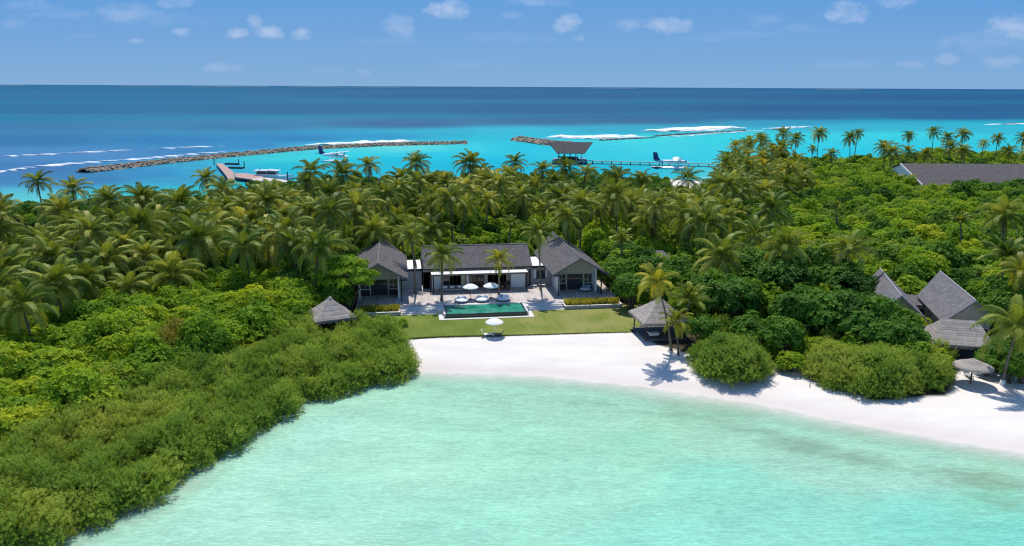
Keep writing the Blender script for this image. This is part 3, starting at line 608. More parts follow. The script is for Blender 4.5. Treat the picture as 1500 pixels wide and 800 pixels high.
# steps
for (a, b_, side) in ((-11.75, -6.55, 'left'), (6.9, 12.1, 'right')):
    s = vthing('stone_steps', f'pale stone steps from lawn to terrace on the {side} side of the pool', 'steps')
    for k in range(4):
        mb = MB(); z1 = 1.03 + .142 * (k + .0) + .02
        mb.span((a, .08 + k * .475, .7), (b_, .08 + (k + 1) * .475 - .003 + (0 if k < 3 else 0), z1 - .045)); mb.build('riser', 'riser_stone', s)
        mb = MB(); mb.span((a - .02, .05 + k * .475, z1 - .045), (b_ + .02, .08 + (k + 1) * .475 - .003, z1)); mb.build('tread', 'step_stone', s)
# planters
def planter(a, b_, lab, lab2, seed, dark):
    s = vthing('planter', lab, 'planter')
    mb = MB(); mb.span((a, -.05, .8), (b_, .2, 1.5)); mb.span((a, .2, .8), (a + .2, 2.3, 1.5)); mb.span((b_ - .2, .2, .8), (b_, 2.3, 1.5)); mb.build('planter_wall', 'planter_stone', s)
    mb = MB(); mb.span((a - .03, -.1, 1.5), (b_ + .03, .24, 1.56)); mb.span((a - .03, .24, 1.5), (a + .24, 2.3, 1.56)); mb.span((b_ - .24, .24, 1.5), (b_ + .03, 2.3, 1.56)); mb.build('coping', 'step_stone', s)
    mb = MB(); mb.span((a + .2, .2, .8), (b_ - .2, 2.3, 1.42)); mb.build('soil', 'soil', s)
    rr = random.Random(seed); V = []; T = []; npl = int((b_ - a) * 2.1 * 6)
    for i in range(npl):
        cx, cy = rr.uniform(a + .35, b_ - .35), rr.uniform(.4, 2.15); tn = rr.random() * .6
        if cx < -13.8 and rr.random() < .6: tn *= .2
        for j in range(26):
            th = rr.uniform(0, 6.28); L = rr.uniform(.45, .85); ln = rr.uniform(.1, .5); w_ = .025
            x, y = cx + rr.gauss(0, .08), cy + rr.gauss(0, .08); d = (math.cos(th) * ln * L, math.sin(th) * ln * L); px_, py_ = -math.sin(th) * w_, math.cos(th) * w_
            V += [(x - px_, y - py_, 1.4), (x + px_, y + py_, 1.4), (x + d[0] + px_ * .6, y + d[1] + py_ * .6, 1.4 + L), (x + d[0] * 1.4, y + d[1] * 1.4, 1.4 + L * 1.02)]; T.append(min(1, tn + rr.random() * .4))
    f = np.arange(len(V)).reshape(-1, 4); me = np_mesh('ornamental_grass', np.array(V), f, 'grass_leaf', T)
    o = bpy.data.objects.new('ornamental_grass', me); C.objects.link(o); o.location = uv(0, 0); o.rotation_euler.z = VA
    tag(o, lab2, 'grass', kind='stuff')
planter(-17.9, -11.85, 'stone planter left of the steps, below the left gabled pavilion', 'yellow-green grass and shrubs in the left planter', 5, True)
planter(12.2, 20.9, 'stone planter full of yellow grass right of the steps', 'yellow-green ornamental grass in the right planter', 6, False)
# pool
s = vthing('swimming_pool', 'rectangular green-tiled infinity pool between the two flights of steps', 'pool')
pu0, pu1, pv0, pv1 = -5.5, 6.15, -2.35, 2.65
mb = MB(); mb.span((pu0 + .3, pv0 + .25, .3), (pu1 - .3, pv1, .5)); 
mb.build('pool_floor', 'pool_floor', s)
mb = MB(); mb.span((pu0 - .001, pv0, .85), (pu1 + .001, pv0 + .22, 1.575)); mb.build('spill_wall', 'pool_tile', s)
for x0_ in (pu0, pu1 - .28): mb = MB(); mb.span((x0_, pv0 + .222, .3), (x0_ + .28, pv1, 1.60)); mb.build('side_wall', 'pool_tile', s)
m = bpy.data.materials.new('pool_water'); m.use_nodes = True; t = m.node_tree; b = t.nodes['Principled BSDF']; b.inputs['Roughness'].default_value = .06; b.inputs['IOR'].default_value = 1.33
co = N(t, 'ShaderNodeTexCoord'); n = N(t, 'ShaderNodeTexNoise'); n.inputs['Scale'].default_value = .55; n.inputs['Detail'].default_value = 4; t.links.new(co.outputs['Object'], n.inputs['Vector'])
r = N(t, 'ShaderNodeValToRGB'); r.color_ramp.elements[0].color = (.004, .15, .092, 1); r.color_ramp.elements[0].position = .35; r.color_ramp.elements[1].color = (.04, .33, .22, 1); r.color_ramp.elements[1].position = .72
t.links.new(n.outputs['Fac'], r.inputs[0]); t.links.new(r.outputs[0], b.inputs['Base Color'])
n = N(t, 'ShaderNodeTexNoise'); n.inputs['Scale'].default_value = 2.5; n.inputs['Detail'].default_value = 3; t.links.new(co.outputs['Object'], n.inputs['Vector'])
bp = N(t, 'ShaderNodeBump'); bp.inputs['Strength'].default_value = .3; bp.inputs['Distance'].default_value = .04; t.links.new(n.outputs['Fac'], bp.inputs['Height']); t.links.new(bp.outputs[0], b.inputs['Normal'])
MATS['pool_water'] = m
mb = MB(); mb.span((pu0 + .282, pv0 + .224, 1.2), (pu1 - .282, pv1 - .16, 1.585)); mb.build('water', 'pool_water', s)
# dark inner step ledge along the back of the pool
mb = MB(); mb.span((pu0 + .3, pv1 - .158, 1.0), (pu1 - .3, pv1 - .01, 1.53)); mb.build('inner_ledge', 'pool_tile', s)
mb = MB()
mb.span((pu0 - .95, -3.3, .9), (pu1 + .95, -2.75, 1.10)); mb.span((pu0 - .95, -2.75, .9), (pu0 - .25, .05, 1.10)); mb.span((pu1 + .25, -2.75, .9), (pu1 + .95, .05, 1.10))
mb.span((pu0 - .25, -2.75, .9), (pu1 + .25, pv0 - .002, .98)); mb.build('lower_coping', 'step_stone', s)
mb = MB(); mb.span((pu0 - 1.03, .052, .7), (pu0 - .002, 2.31, 1.617)); mb.span((pu1 + .002, .052, .7), (pu1 + .73, 2.31, 1.617)); mb.span((pu0 - .25, -2.2, .9), (pu0 - .002, .05, 1.605)); mb.span((pu1 + .002, -2.2, .9), (pu1 + .25, .05, 1.605)); mb.span((pu0 - 1.03, pv1 + .002, 1.2), (pu1 + .73, pv1 + .5, 1.617)); mb.build('coping', 'step_stone', s)

# gabled pavilion
def pavilion(uc, side, label):
    s = vthing('gabled_pavilion', label, 'pavilion', uc, 0)
    zr, ze, hw, v0, v1e, v1r, th = 7.5, 4.95, 4.4, 5.5, 22.5, 28.5, .16
    roof = MB()
    for k in (-1, 1):
        top = [(0, v0, zr), (k * hw, v0, ze), (k * hw, v1e, ze), (0, v1r, zr)]
        vs = top + [(x, y, z - th) for x, y, z in top]; roof.add(vs, [(0, 1, 2, 3), (7, 6, 5, 4), (1, 5, 6, 2), (2, 6, 7, 3), (0, 4, 5, 1)])
    rf = roof.build('roof', 'shingle', s)
    mb = MB(); mb.tube([(0, v0 - .02, zr + .02), (0, v1r, zr + .02)], .09, 6); mb.build('ridge_cap', 'ridge_cap', rf)
    mb = MB()
    for k in (-1, 1):
        a = [(0, v0 - .05, zr + .03), (k * (hw + .04), v0 - .05, ze + .03 - .02), (k * (hw + .04), v0 - .05, ze - .27), (0, v0 - .05, zr - .25)]
        mb.add(a + [(x, y + .045, z) for x, y, z in a], [(0, 1, 2, 3), (4, 7, 6, 5), (0, 4, 5, 1), (2, 6, 7, 3), (1, 5, 6, 2)])
    mb.build('bargeboard', 'fascia', rf)
    # dark soffit and front beam
    for x0_ in (-4.2, 3.05): mb = MB(); mb.span((x0_, v0 + .1, ze - .24), (x0_ + 1.15, v0 + .28, ze - .02)); mb.build('beam', 'dark_wood', s)
    w = 3.05; vr = 9.4
    def slope(x): return zr - th - .04 - (zr - ze) * abs(x) / hw
    # side walls run forward of the glazed wall
    for k in (-1, 1):
        x0, x1 = sorted((k * w, k * (w - .22))); mb = MB(); vf = 7.4
        zt = slope(w); mb.span((x0, vf, DZ), (x1, 23, zt)); mb.build('side_wall', 'white_paint', s)
    for k in (-1, 1):
        mb = MB(); mb.box((k * 3.35, v0 + .2, (DZ + slope(3.35)) / 2), (.18, .18, slope(3.35) - DZ)); mb.build('column', 'dark_wood', s)
        mb = MB(); mb.box((k * 3.35, 13, slope(3.35) - .15), (.1, 15, .2)); mb.build('eave_beam', 'dark_wood', s)
    # gable infill above the doors
    wi = w - .22; zd = DZ + 2.55
    mb = MB(); mb.add([(-wi, vr, zd), (wi, vr, zd), (wi, vr, slope(wi)), (0, vr, slope(0)), (-wi, vr, slope(wi)), (-wi, vr + .15, zd), (wi, vr + .15, zd), (wi, vr + .15, slope(wi)), (0, vr + .15, slope(0)), (-wi, vr + .15, slope(wi))],
           [(0, 1, 2, 3, 4), (9, 8, 7, 6, 5), (0, 5, 6, 1)]); gb = mb.build('gable_wall', 'beige_wall', s)
    mb = MB(); mb.box((0, vr - .02, (zd + slope(0)) / 2), (.06, .04, slope(0) - zd)); mb.box((0, vr - .03, zd + .04), (2 * wi, .06, .14)); mb.build('batten', 'cream_frame', gb)
    # glazed wall: dark double door, side windows with cream frames
    dr = MB(); dr.box((0, vr + .35, DZ + 1.25), (2.5, .05, 2.5)); d_ = dr.build('door', 'glass_dark', s)
    mb = MB(); [mb.box((x, vr + .3, DZ + 1.25), (.08, .08, 2.5)) for x in (-1.25, -.62, 0, .62, 1.25)]; mb.build('door_frame', 'dark_wood', d_)
    for k in (-1, 1):
        xa, xb = k * 1.42, k * wi; x0, x1 = min(xa, xb), max(xa, xb); xm = (x0 + x1) / 2
        mb = MB(); mb.span((x0, vr, DZ), (x1, vr + .15, DZ + .95)); mb.build('low_panel', 'dark_wood', s)
        mb = MB(); mb.span((x0 + .08, vr + .08, DZ + 1.0), (x1 - .08, vr + .1, zd - .05)); wn = mb.build('window', 'glass_dark', s)
        mb = MB(); [mb.box((x, vr + .03, DZ + 1.78), (.09, .1, 1.65)) for x in (x0 + .045, xm, x1 - .045)]; mb.box((xm, vr + .03, DZ + 1.0), (x1 - x0, .12, .14)); mb.build('window_frame', 'cream_frame', wn)
        mb = MB(); mb.box((k * 1.34, vr + .03, DZ + 1.3), (.14, .2, 2.55)); mb.build('door_post', 'cream_frame', s)
    mb = MB(); mb.span((-wi, vr + .6, DZ), (wi, 22.9, DZ + .02)); mb.span((-wi, 22.8, DZ + .02), (wi, 22.9, 5)); mb.build('room', 'interior_dark', s)
    return s
pavilion(-14.9, -1, 'left gabled pavilion with grey shingle roof, half hidden by a layered tree')
pavilion(15.75, 1, 'right gabled pavilion with grey shingle roof beside the yellow grass planter')

# main house between them
s = vthing('villa', 'long central house with low grey shingle roof and white canopy behind the pool', 'house')
u0, u1, ve, vr_, vb, ze, zr = -8.15, 9.35, 12.0, 17.2, 22.4, 5.0, 7.6
mb = MB()
for (va, vb2) in ((ve, vr_), (vb, vr_)):
    top = [(u0, va, ze), (u1, va, ze), (u1, vb2, zr), (u0, vb2, zr)]; mb.add(top + [(x, y, z - .18) for x, y, z in top], [(0, 1, 2, 3), (7, 6, 5, 4), (0, 4, 5, 1), (1, 5, 6, 2), (3, 7, 4, 0)])
rf = mb.build('roof', 'shingle', s)
mb = MB(); mb.tube([(u0, vr_, zr + .02), (u1, vr_, zr + .02)], .1, 6); mb.build('ridge_cap', 'ridge_cap', rf)
mb = MB(); mb.span((u0 - .02, ve - .1, ze - .22), (u1 + .02, ve - .003, ze + .01)); mb.build('gutter', 'dark_wood', rf)
for uu in (u0 + .1, u1 - .25):
    mb = MB(); q_ = [(uu, ve + .3, 4.8), (uu, vb - .3, 4.8), (uu, vr_, zr - .25)]; mb.add(q_ + [(x + .15, y, z) for x, y, z in q_], [(0, 1, 2), (5, 4, 3), (0, 3, 4, 1), (1, 4, 5, 2), (2, 5, 3, 0)]); mb.build('gable_end', 'grey_wall', s)
mb = MB(); mb.span((-6.9, 9.8, 4.38), (8.3, 12.3, 4.55)); cn_ = mb.build('canopy', 'white_roof', s)
mb = MB(); mb.span((-6.9, 9.74, 4.30), (8.3, 9.797, 4.56)); mb.build('canopy_fascia', 'fascia', cn_)
for uu in (-7.05, -6.6, 8.1): 
    mb = MB(); mb.box((uu, 9.95, (DZ + 4.375) / 2), (.2, .2, 4.375 - DZ)); mb.build('column', 'dark_wood', s)
# front wall, openings from left to right (u from, u to, what)
zt = 4.37; vw = 12.45
seg = [(-8.1, -6.75, 'open'), (-6.75, -6.3, 'w'), (-6.3, -5.0, 'w'), (-5.0, -3.9, 'glass'), (-3.9, -2.1, 'open'), (-2.1, -1.5, 'b'), (-1.5, -1.2, 'glass'), (-1.2, -.75, 'w'), (-.75, 1.55, 'brown'), (1.55, 2.2, 'g'), (2.2, 2.6, 'open'), (2.6, 5.2, 'open'), (5.2, 5.9, 'glass'), (5.9, 8.15, 'w'), (8.15, 9.2, 'open')]
for (a, b_, k) in seg:
    mb = MB()
    if k in 'wbg':
        mb.span((a, vw - (.35 if k == 'w' and a > 5 else 0), DZ), (b_ - .002, vw + .2, zt)); mb.build('wall', {'w': 'white_paint', 'b': 'cream_frame', 'g': 'grey_wall'}[k], s)
    elif k == 'glass':
        mb.span((a, vw + .1, DZ), (b_, vw + .13, zt)); wn = mb.build('window', 'glass_dark', s); mb = MB(); [mb.box((x, vw + .06, (DZ + zt) / 2), (.07, .1, zt - DZ)) for x in (a + .04, b_ - .04)]; mb.build('window_frame', 'cream_frame', wn)
    elif k == 'brown':
        mb.span((a, vw + .1, DZ), (b_, vw + .13, zt)); wn = mb.build('window', 'glass_dark', s); mb = MB(); [mb.box((a + (b_ - a) * q / 4, vw + .05, (DZ + zt) / 2), (.13 if q != 2 else .3, .1, zt - DZ)) for q in range(5)]
        mb.box(((a + b_) / 2, vw + .05, zt - .35), (b_ - a, .1, .12)); mb.build('window_frame', 'brown_wood', wn)
mb = MB(); mb.span((-8.1, vw, zt + .003), (9.2, vw + .2, 4.85)); mb.build('lintel_wall', 'grey_wall', s)
mb = MB(); mb.span((-8.05, vw + .25, DZ), (9.15, 21.9, DZ + .03)); mb.span((-8.05, 21.7, DZ + .03), (9.15, 21.9, 4.8)); mb.span((-8.1, vw + .3, DZ + .03), (-7.95, 21.69, 4.8)); mb.span((9.05, vw + .3, DZ + .03), (9.2, 21.69, 4.8)); mb.build('room', 'interior_dark', s)
for a in (-3.4, -2.7, 3.2, 4.0, 4.8): mb = MB(); mb.span((a, vw + 1.4, DZ), (a + .15, vw + 1.5, zt)); mb.build('inner_screen', 'brown_wood', s)
# linking wings with flat white roofs
for (a, b_, lab, win) in ((-10.6, -8.3, 'left', 0), (9.5, 12.6, 'right', 1)):
    w_ = vthing('linking_wing', f'{lab} flat white-roofed grey wing linking the central house to the gabled pavilion', 'wing')
    mb = MB(); mb.span((a - .6, 13.0, 4.6), (b_, 20, 4.78)); mb.build('roof', 'white_roof', w_)
    mb = MB(); mb.span((a - .6, 12.95, 4.45), (b_, 12.998, 4.80)); mb.build('fascia', 'dark_wood', w_)
    mb = MB(); mb.span((a - 1.2, 13.2, DZ), (b_, 13.4, 4.598)); mb.build('wall', 'grey_wall', w_)
    if win:
        mb = MB(); mb.span((10.3, 13.12, DZ + 1.15), (11.6, 13.17, 4.1)); wn = mb.build('window', 'glass_dark', w_)
        mb = MB(); [mb.span((x - .05, 13.06, DZ + 1.1), (x + .05, 13.118, 4.15)) for x in (10.3, 11.6)]; mb.span((10.1, 13.0, DZ + 1.0), (11.8, 13.15, DZ + 1.12)); mb.build('window_frame', 'dark_wood', wn)
        for x in (9.95, 11.85): mb = MB(); mb.span((x - .17, 13.1, DZ + 1.15), (x + .17, 13.17, 4.1)); mb.build('shutter', 'white_paint', wn)
# ---- terrace furniture
def parasol(loc, rad, h, label, group=None, rz=0.0, pole='brown_wood'):
    s = thing('parasol', label, 'parasol', loc, rz, group)
    mb = MB(); mb.tube([(0, 0, 0), (0, 0, h)], .035, 8); mb.build('pole', pole, s)
    mb = MB(); mb.lathe([(.01, 0.1), (.3, .1), (.32, 0.0)], 12); mb.build('base', 'wicker_grey', s)
    n_ = 8; V = [(0, 0, h)]; rim = []
    for ring, (q, dz) in enumerate(((.35, -.16), (.7, -.36), (1.0, -.62), (1.0, -.76))):
        for k in range(16):
            th = 2 * math.pi * k / 16; rr_ = rad * q * (1 if k % 2 == 0 else .955 if q > .5 else .98); V.append((rr_ * math.cos(th), rr_ * math.sin(th), h + dz * rad / 1.15 * .85))
    f = [(0, 1 + k, 1 + (k + 1) % 16) for k in range(16)] + [(1 + r_ * 16 + k, 1 + (r_ + 1) * 16 + k, 1 + (r_ + 1) * 16 + (k + 1) % 16, 1 + r_ * 16 + (k + 1) % 16) for r_ in range(3) for k in range(16)]
    mb = MB(); mb.add(V, f); mb.build('canopy', 'canvas_white', s)
    mb = MB(); mb.blob((0, 0, h + .06), (.07, .07, .1), 1, 0); mb.build('finial', pole, s)
    return s
parasol(uv(-1.25, 5.3, DZ), 1.2, 2.5, 'left of the two white parasols on the terrace behind the pool', 'white parasols')
parasol(uv(1.9, 5.6, DZ), 1.2, 2.5, 'right of the two white parasols on the terrace behind the pool', 'white parasols')
parasol(uv(.35, -11.0, .95), 1.2, 2.45, 'single white parasol on the edge of lawn and beach', 'white parasols', pole='canvas_white')
def daybed(u_, v_, label, rz):
    s = vthing('round_daybed', label, 'daybed', u_, v_, DZ, rz, 'round white daybeds by the pool')
    mb = MB(); mb.lathe([(.02, .05), (.8, .05), (1.02, .14), (1.06, .25), (.9, .27)], 24); mb.build('base', 'wicker_grey', s)
    mb = MB(); mb.lathe([(.0, .48), (.85, .47), (1.0, .42), (1.06, .34), (1.02, .25), (.6, .24)], 24); mb.build('cushion', 'cushion_white', s)
    # raised half-round backrest bolster
    pts = [(math.cos(a) * .86, math.sin(a) * .86, .58) for a in np.linspace(R(20), R(160), 9)]; mb = MB(); mb.tube(pts, [.1] + [.17] * 7 + [.1], 8); mb.build('backrest', 'cushion_white', s)
    for x in (-.35, .3): mb = MB(); mb.blob((x, .5, .6), (.28, .12, .2), 3, .05, 2); mb.build('pillow', 'pillow_blue' if x < 0 else 'cushion_white', s)
daybed(-2.75, 3.95, 'left round white daybed in palm shade by the pool', .2)
daybed(.35, 4.05, 'middle round white daybed between the two parasols', -.1)
daybed(3.5, 4.1, 'right round white daybed beside the palm trunk by the pool', -.4)
# lounge sofa and chairs under the canopy left of centre
s = vthing('sofa', 'long grey sofa under the canopy behind the left terrace palm', 'sofa', -3.6, 10.6, DZ)
mb = MB(); mb.span((-1.6, -.35, .15), (1.6, .45, .42)); mb.build('seat', 'fabric_grey', s); mb = MB(); mb.span((-1.6, .452, .15), (1.6, .65, .85)); mb.build('backrest', 'wicker_grey', s)
for x in (-1.15, 0, 1.15): mb = MB(); mb.blob((x, .33, .62), (.42, .13, .22), 2, .04, 2); mb.build('cushion', 'cushion_white', s)
def chair(u_, v_, rz, label, group, matn='wicker_brown', z=DZ, loc=None):
    s = thing('armchair', label, 'chair', loc or uv(u_, v_, z), VA + rz, group)
    mb = MB(); mb.span((-.28, -.28, .38), (.28, .28, .46)); mb.build('seat', matn, s)
    mb = MB(); mb.span((-.28, .24, .461), (.28, .3, .92)); mb.build('backrest', matn, s)
    for x in (-.25, .25):
        for y in (-.25, .25): mb = MB(); mb.span((x - .025, y - .025, 0), (x + .025, y + .025, .379)); mb.build('leg', matn, s)
    return s
s = vthing('dining_table', 'long brown dining table under the canopy behind the right terrace palm', 'table', 4.2, 10.9, DZ)
mb = MB(); mb.span((-1.3, -.5, .7), (1.3, .5, .76)); mb.build('tabletop', 'brown_wood', s)
for x in (-1.1, 1.1):
    for y in (-.4, .4): mb = MB(); mb.span((x - .04, y - .04, 0), (x + .04, y + .04, .699)); mb.build('leg', 'brown_wood', s)
for x in (3.3, 4.2, 5.1):
    chair(x, 10.05, R(180), 'wicker dining chair at the front side of the long table', 'wicker dining chairs')
    chair(x, 11.75, 0, 'wicker dining chair at the house side of the long table', 'wicker dining chairs at the back')
chair(-1.4, 9.3, R(30), 'wicker armchair under the canopy left of the left parasol', None)
chair(-5.6, 9.4, R(200), 'wicker armchair beside the dark porch column', None)
for (x, y, lab) in ((-9.9, 10.9, 'pale low bench left of the tall palm foot by the left wing'), (9.4, 11.2, 'pale low bench left of the palm foot below the wing window'), (10.9, 11.5, 'pale low bench right of the palm foot below the wing window')):
    s = vthing('bench', lab, 'bench', x, y, DZ); mb = MB(); mb.span((-.55, -.22, .34), (.55, .22, .42)); mb.build('seat', 'step_stone', s); mb = MB(); mb.span((-.45, -.18, 0), (-.3, .18, .339)); mb.span((.3, -.18, 0), (.45, .18, .339)); mb.build('support', 'planter_stone', s)
s = vthing('round_daybed', 'round white daybed on the shaded porch of the right pavilion', 'daybed', 17.2, 8.2, DZ, -.5)
mb = MB(); mb.lathe([(.02, .05), (.7, .05), (.9, .2), (.8, .3)], 20); mb.build('base', 'wicker_grey', s)
mb = MB(); mb.lathe([(0, .52), (.75, .5), (.9, .42), (.88, .3), (.5, .29)], 20); mb.build('cushion', 'cushion_white', s)
for x in (-.45, .1, .5): mb = MB(); mb.blob((x, .6, .68), (.26, .13, .24), 3, .05, 2); mb.build('pillow', 'pillow_blue', s)
# two sun chairs on the sand edge
def lounger(loc, rz, label, matn):
    s = thing('sun_lounger', label, 'sun lounger', loc, rz); s.scale = (.85, .85, .85)
    mb = MB(); mb.span((-.35, -1.0, .3), (.35, .45, .38)); mb.build('seat', matn, s)
    Mx = Matrix.Translation((0, .45, .34)) @ Matrix.Rotation(R(62), 4, 'X'); mb = MB(); mb.box((0, .42, 0), (.7, .85, .1), Mx); mb.build('backrest', matn, s)
    for x in (-.3, .3):
        for y in (-.9, .35): mb = MB(); mb.box((x, y, .148), (.06, .06, .296)); mb.build('leg', matn, s)
    return s
pb = P(713.5, 492.5, .95); pb2 = P(731, 492.0, .95)
lounger(pb, R(100), 'white sun lounger under the beach parasol at the lawn edge', 'cushion_white')
lounger(pb2, R(-95), 'grey sun lounger right of the white one at the lawn edge', 'wicker_grey')

# ---- thatched huts
def pyramid(mb, hw, hd, ze, zr, rl=0.0, droop=.18, n_=10):
    """hip roof with slightly sagging planes, drooping fringe"""
    c = [(-hw, -hd), (hw, -hd), (hw, hd), (-hw, hd)]; apex = [(-rl / 2, 0), (rl / 2, 0), (rl / 2, 0), (-rl / 2, 0)]
    for i in range(4):
        j = (i + 1) % 4; g = []
        for r_ in range(n_ + 1):
            q = r_ / n_; z = zr + (ze - zr) * q - droop * math.sin(math.pi * q) * .6 + .03 * (r_ % 2)
            for k in range(9):
                w_ = k / 8; a = Vector((apex[i][0] + (c[i][0] - apex[i][0]) * q, apex[i][1] + (c[i][1] - apex[i][1]) * q)); b_ = Vector((apex[j][0] + (c[j][0] - apex[j][0]) * q, apex[j][1] + (c[j][1] - apex[j][1]) * q))
                p = a.lerp(b_, w_); g.append((p.x, p.y, z))
        mb.add(g, [(r_ * 9 + k, (r_ + 1) * 9 + k, (r_ + 1) * 9 + k + 1, r_ * 9 + k + 1) for r_ in range(n_) for k in range(8)])
def fringe(hw, hd, ze, seed, n_=420, L=.32):
    mb = MB(); rr = random.Random(seed); c = [(-hw, -hd), (hw, -hd), (hw, hd), (-hw, hd)]
    for i in range(4):
        a = Vector(c[i]); b_ = Vector(c[(i + 1) % 4]); d = (b_ - a).normalized()
        for k in range(n_ // 4):
            p = a.lerp(b_, rr.random()); w_ = .06; l = L * rr.uniform(.5, 1.2); o_ = Vector((d.y, -d.x)) * rr.uniform(-.05, .08)
            mb.add([(p.x - d.x * w_, p.y - d.y * w_, ze + .08), (p.x + d.x * w_, p.y + d.y * w_, ze + .08), (p.x + o_.x + d.x * w_ * .5, p.y + o_.y + d.y * w_ * .5, ze - l), (p.x + o_.x - d.x * w_ * .5, p.y + o_.y - d.y * w_ * .5, ze - l)], [(0, 1, 2, 3)])
    return mb
def thatch_hut(loc, rz, hw, hd, ze, zr, label, rl=0.0, seed=1, floor=True):
    s = thing('thatched_hut', label, 'hut', loc, rz)
    mb = MB(); pyramid(mb, hw, hd, ze, zr, rl); rf = mb.build('roof', 'thatch', s)
    fringe(hw, hd, ze, seed).build('fringe', 'thatch', rf)
    mb = MB(); mb.add([(-hw + .1, -hd + .1, ze + .02), (hw - .1, -hd + .1, ze + .02), (hw - .1, hd - .1, ze + .02), (-hw + .1, hd - .1, ze + .02)], [(0, 3, 2, 1)]); mb.build('soffit', 'dark_wood', s)
    if rl == 0: mb = MB(); mb.lathe([(0, zr + .12), (.12, zr + .05), (.3, zr - .18)], 10); mb.build('roof_cap', 'thatch', rf)
    for x in (-1, 1):
        for y in (-1, 1): mb = MB(); mb.tube([(x * (hw - .7), y * (hd - .7), 0), (x * (hw - .7), y * (hd - .7), ze)], .09, 8); mb.build('post', 'dark_wood', s)
    if floor: mb = MB(); mb.span((-hw + .5, -hd + .5, -.3), (hw - .5, hd - .5, .18)); mb.build('platform', 'wicker_grey', s)
    return s
# left one: apex 484,430
thatch_hut(Vector((-24.1, 102.0, 1.0)), R(28), 2.75, 2.75, 2.3, 4.75, 'thatched pyramid roof of the hut behind the left shrubs', seed=2)
hx = Vector((19.6, 101.6, 1.0))
thatch_hut(hx, R(9), 3.3, 3.3, 2.35, 5.05, 'thatched pyramid hut at the right end of the lawn by the leaning palm', seed=3)
s = thing('massage_table', 'white covered table under the thatched hut at the lawn end', 'table', Vector((18.5, 99.7, 1.18)), R(12))
mb = MB(); mb.span((-.7, -.35, .5), (.7, .35, .62)); mb.span((-.7, -.37, .25), (.7, -.351, .55)); mb.build('tabletop', 'cushion_white', s)
for x in (-.55, .55):
    for y in (-.25, .25): mb = MB(); mb.box((x, y, .25), (.06, .06, .498)); mb.build('leg', 'dark_wood', s)
# thatched umbrella with two chairs on the right beach
ub = P(1421.5, 562, gz1(51.5, 84.2)); ub.z = gz1(ub.x, ub.y)
s = thing('beach_umbrella', 'round thatched umbrella standing on the sand at the right end of the beach', 'umbrella', ub)
mb = MB(); mb.tube([(0, 0, -.2), (0, 0, 2.45)], .09, 8); mb.build('pole', 'bark', s)
mb = MB(); mb.lathe([(.0, 2.95), (.25, 2.88), (.7, 2.68), (1.2, 2.48), (1.7, 2.28), (2.05, 2.1), (2.08, 2.0), (1.9, 2.08), (.2, 2.5)], 28); cp = mb.build('canopy', 'thatch', s)
mb = MB(); rr = random.Random(9)
for k in range(220):
    th = rr.uniform(0, 6.28); r1 = 2.05; l = rr.uniform(.1, .28); w_ = .05
    mb.add([(r1 * math.cos(th - w_ / 2), r1 * math.sin(th - w_ / 2), 2.1), (r1 * math.cos(th + w_ / 2), r1 * math.sin(th + w_ / 2), 2.1), (2.1 * math.cos(th + .01), 2.1 * math.sin(th + .01), 2.05 - l)], [(0, 1, 2)])
mb.build('fringe', 'thatch', cp)
lounger(Vector((ub.x - 1.3, ub.y + 2.2, gz1(ub.x - 1.3, ub.y + 2.2))), R(5), 'pale sun lounger left behind the thatched umbrella', 'fabric_grey')
lounger(Vector((ub.x + .9, ub.y + 2.2, gz1(ub.x + .9, ub.y + 2.2))), R(-5), 'pale sun lounger right behind the thatched umbrella', 'fabric_grey')

# ---- the neighbouring villa on the right
def gable_house(front_px, back_px, rz, label, hw=3.4, ze=4.7, zr=7.7, win=True):
    a = P(*front_px, zr); b_ = P(*back_px, zr); L = (b_ - a).length
    d = (b_ - a).normalized(); ang_ = math.atan2(-d.x, d.y)
    s = thing('gabled_house', label, 'house', (a.x, a.y, 0), ang_)
    mb = MB()
    for k in (-1, 1):
        top = [(0, 0, zr), (k * hw, 0, ze), (k * hw, L * .8, ze), (0, L, zr)]; mb.add(top + [(x, y, z - .16) for x, y, z in top], [(0, 1, 2, 3), (7, 6, 5, 4), (1, 5, 6, 2), (0, 4, 5, 1), (2, 6, 7, 3)])
    rf = mb.build('roof', 'shingle_light', s)
    mb = MB(); mb.tube([(0, 0, zr + .02), (0, L, zr + .02)], .1, 6); mb.build('ridge_cap', 'fabric_grey', rf)
    mb = MB()
    for k in (-1, 1):
        q = [(0, -.05, zr + .03), (k * (hw + .04), -.05, ze + .01), (k * (hw + .04), -.05, ze - .22), (0, -.05, zr - .22)]; mb.add(q + [(x, y + .045, z) for x, y, z in q], [(0, 1, 2, 3), (4, 7, 6, 5), (0, 4, 5, 1), (2, 6, 7, 3), (1, 5, 6, 2)])
    mb.build('bargeboard', 'ridge_cap', rf)
    w_ = hw - 1.1; sl = lambda x: zr - .2 - (zr - ze) * abs(x) / hw
    mb = MB(); mb.add([(-w_, 1.2, 1), (w_, 1.2, 1), (w_, 1.2, sl(w_)), (0, 1.2, sl(0)), (-w_, 1.2, sl(w_))], [(0, 1, 2, 3, 4)]); mb.span((-w_, 1.203, 1), (-w_ + .2, L * .78, sl(w_))); mb.span((w_ - .2, 1.203, 1), (w_, L * .78, sl(w_))); mb.build('wall', 'beige_wall', s)
    for x in (-1.2, 0.4, 1.6): mb = MB(); mb.span((x - .45, 1.1, 2.2), (x + .45, 1.15, 3.9)); mb.build('window', 'glass_dark', s)
gable_house((1321, 434), (1289, 393), 0, 'left gabled house of the neighbouring villa, its grey roof ridge rising from the shrubs')
gable_house((1430, 441), (1376.5, 397), 0, 'right gabled house of the neighbouring villa with broad light grey roof face')
pa = P(1362, 447, 4.2)
s = thing('linking_wing', 'flat-roofed pale wing between the two gabled houses on the right', 'wing', (pa.x, pa.y, 0), R(-14))
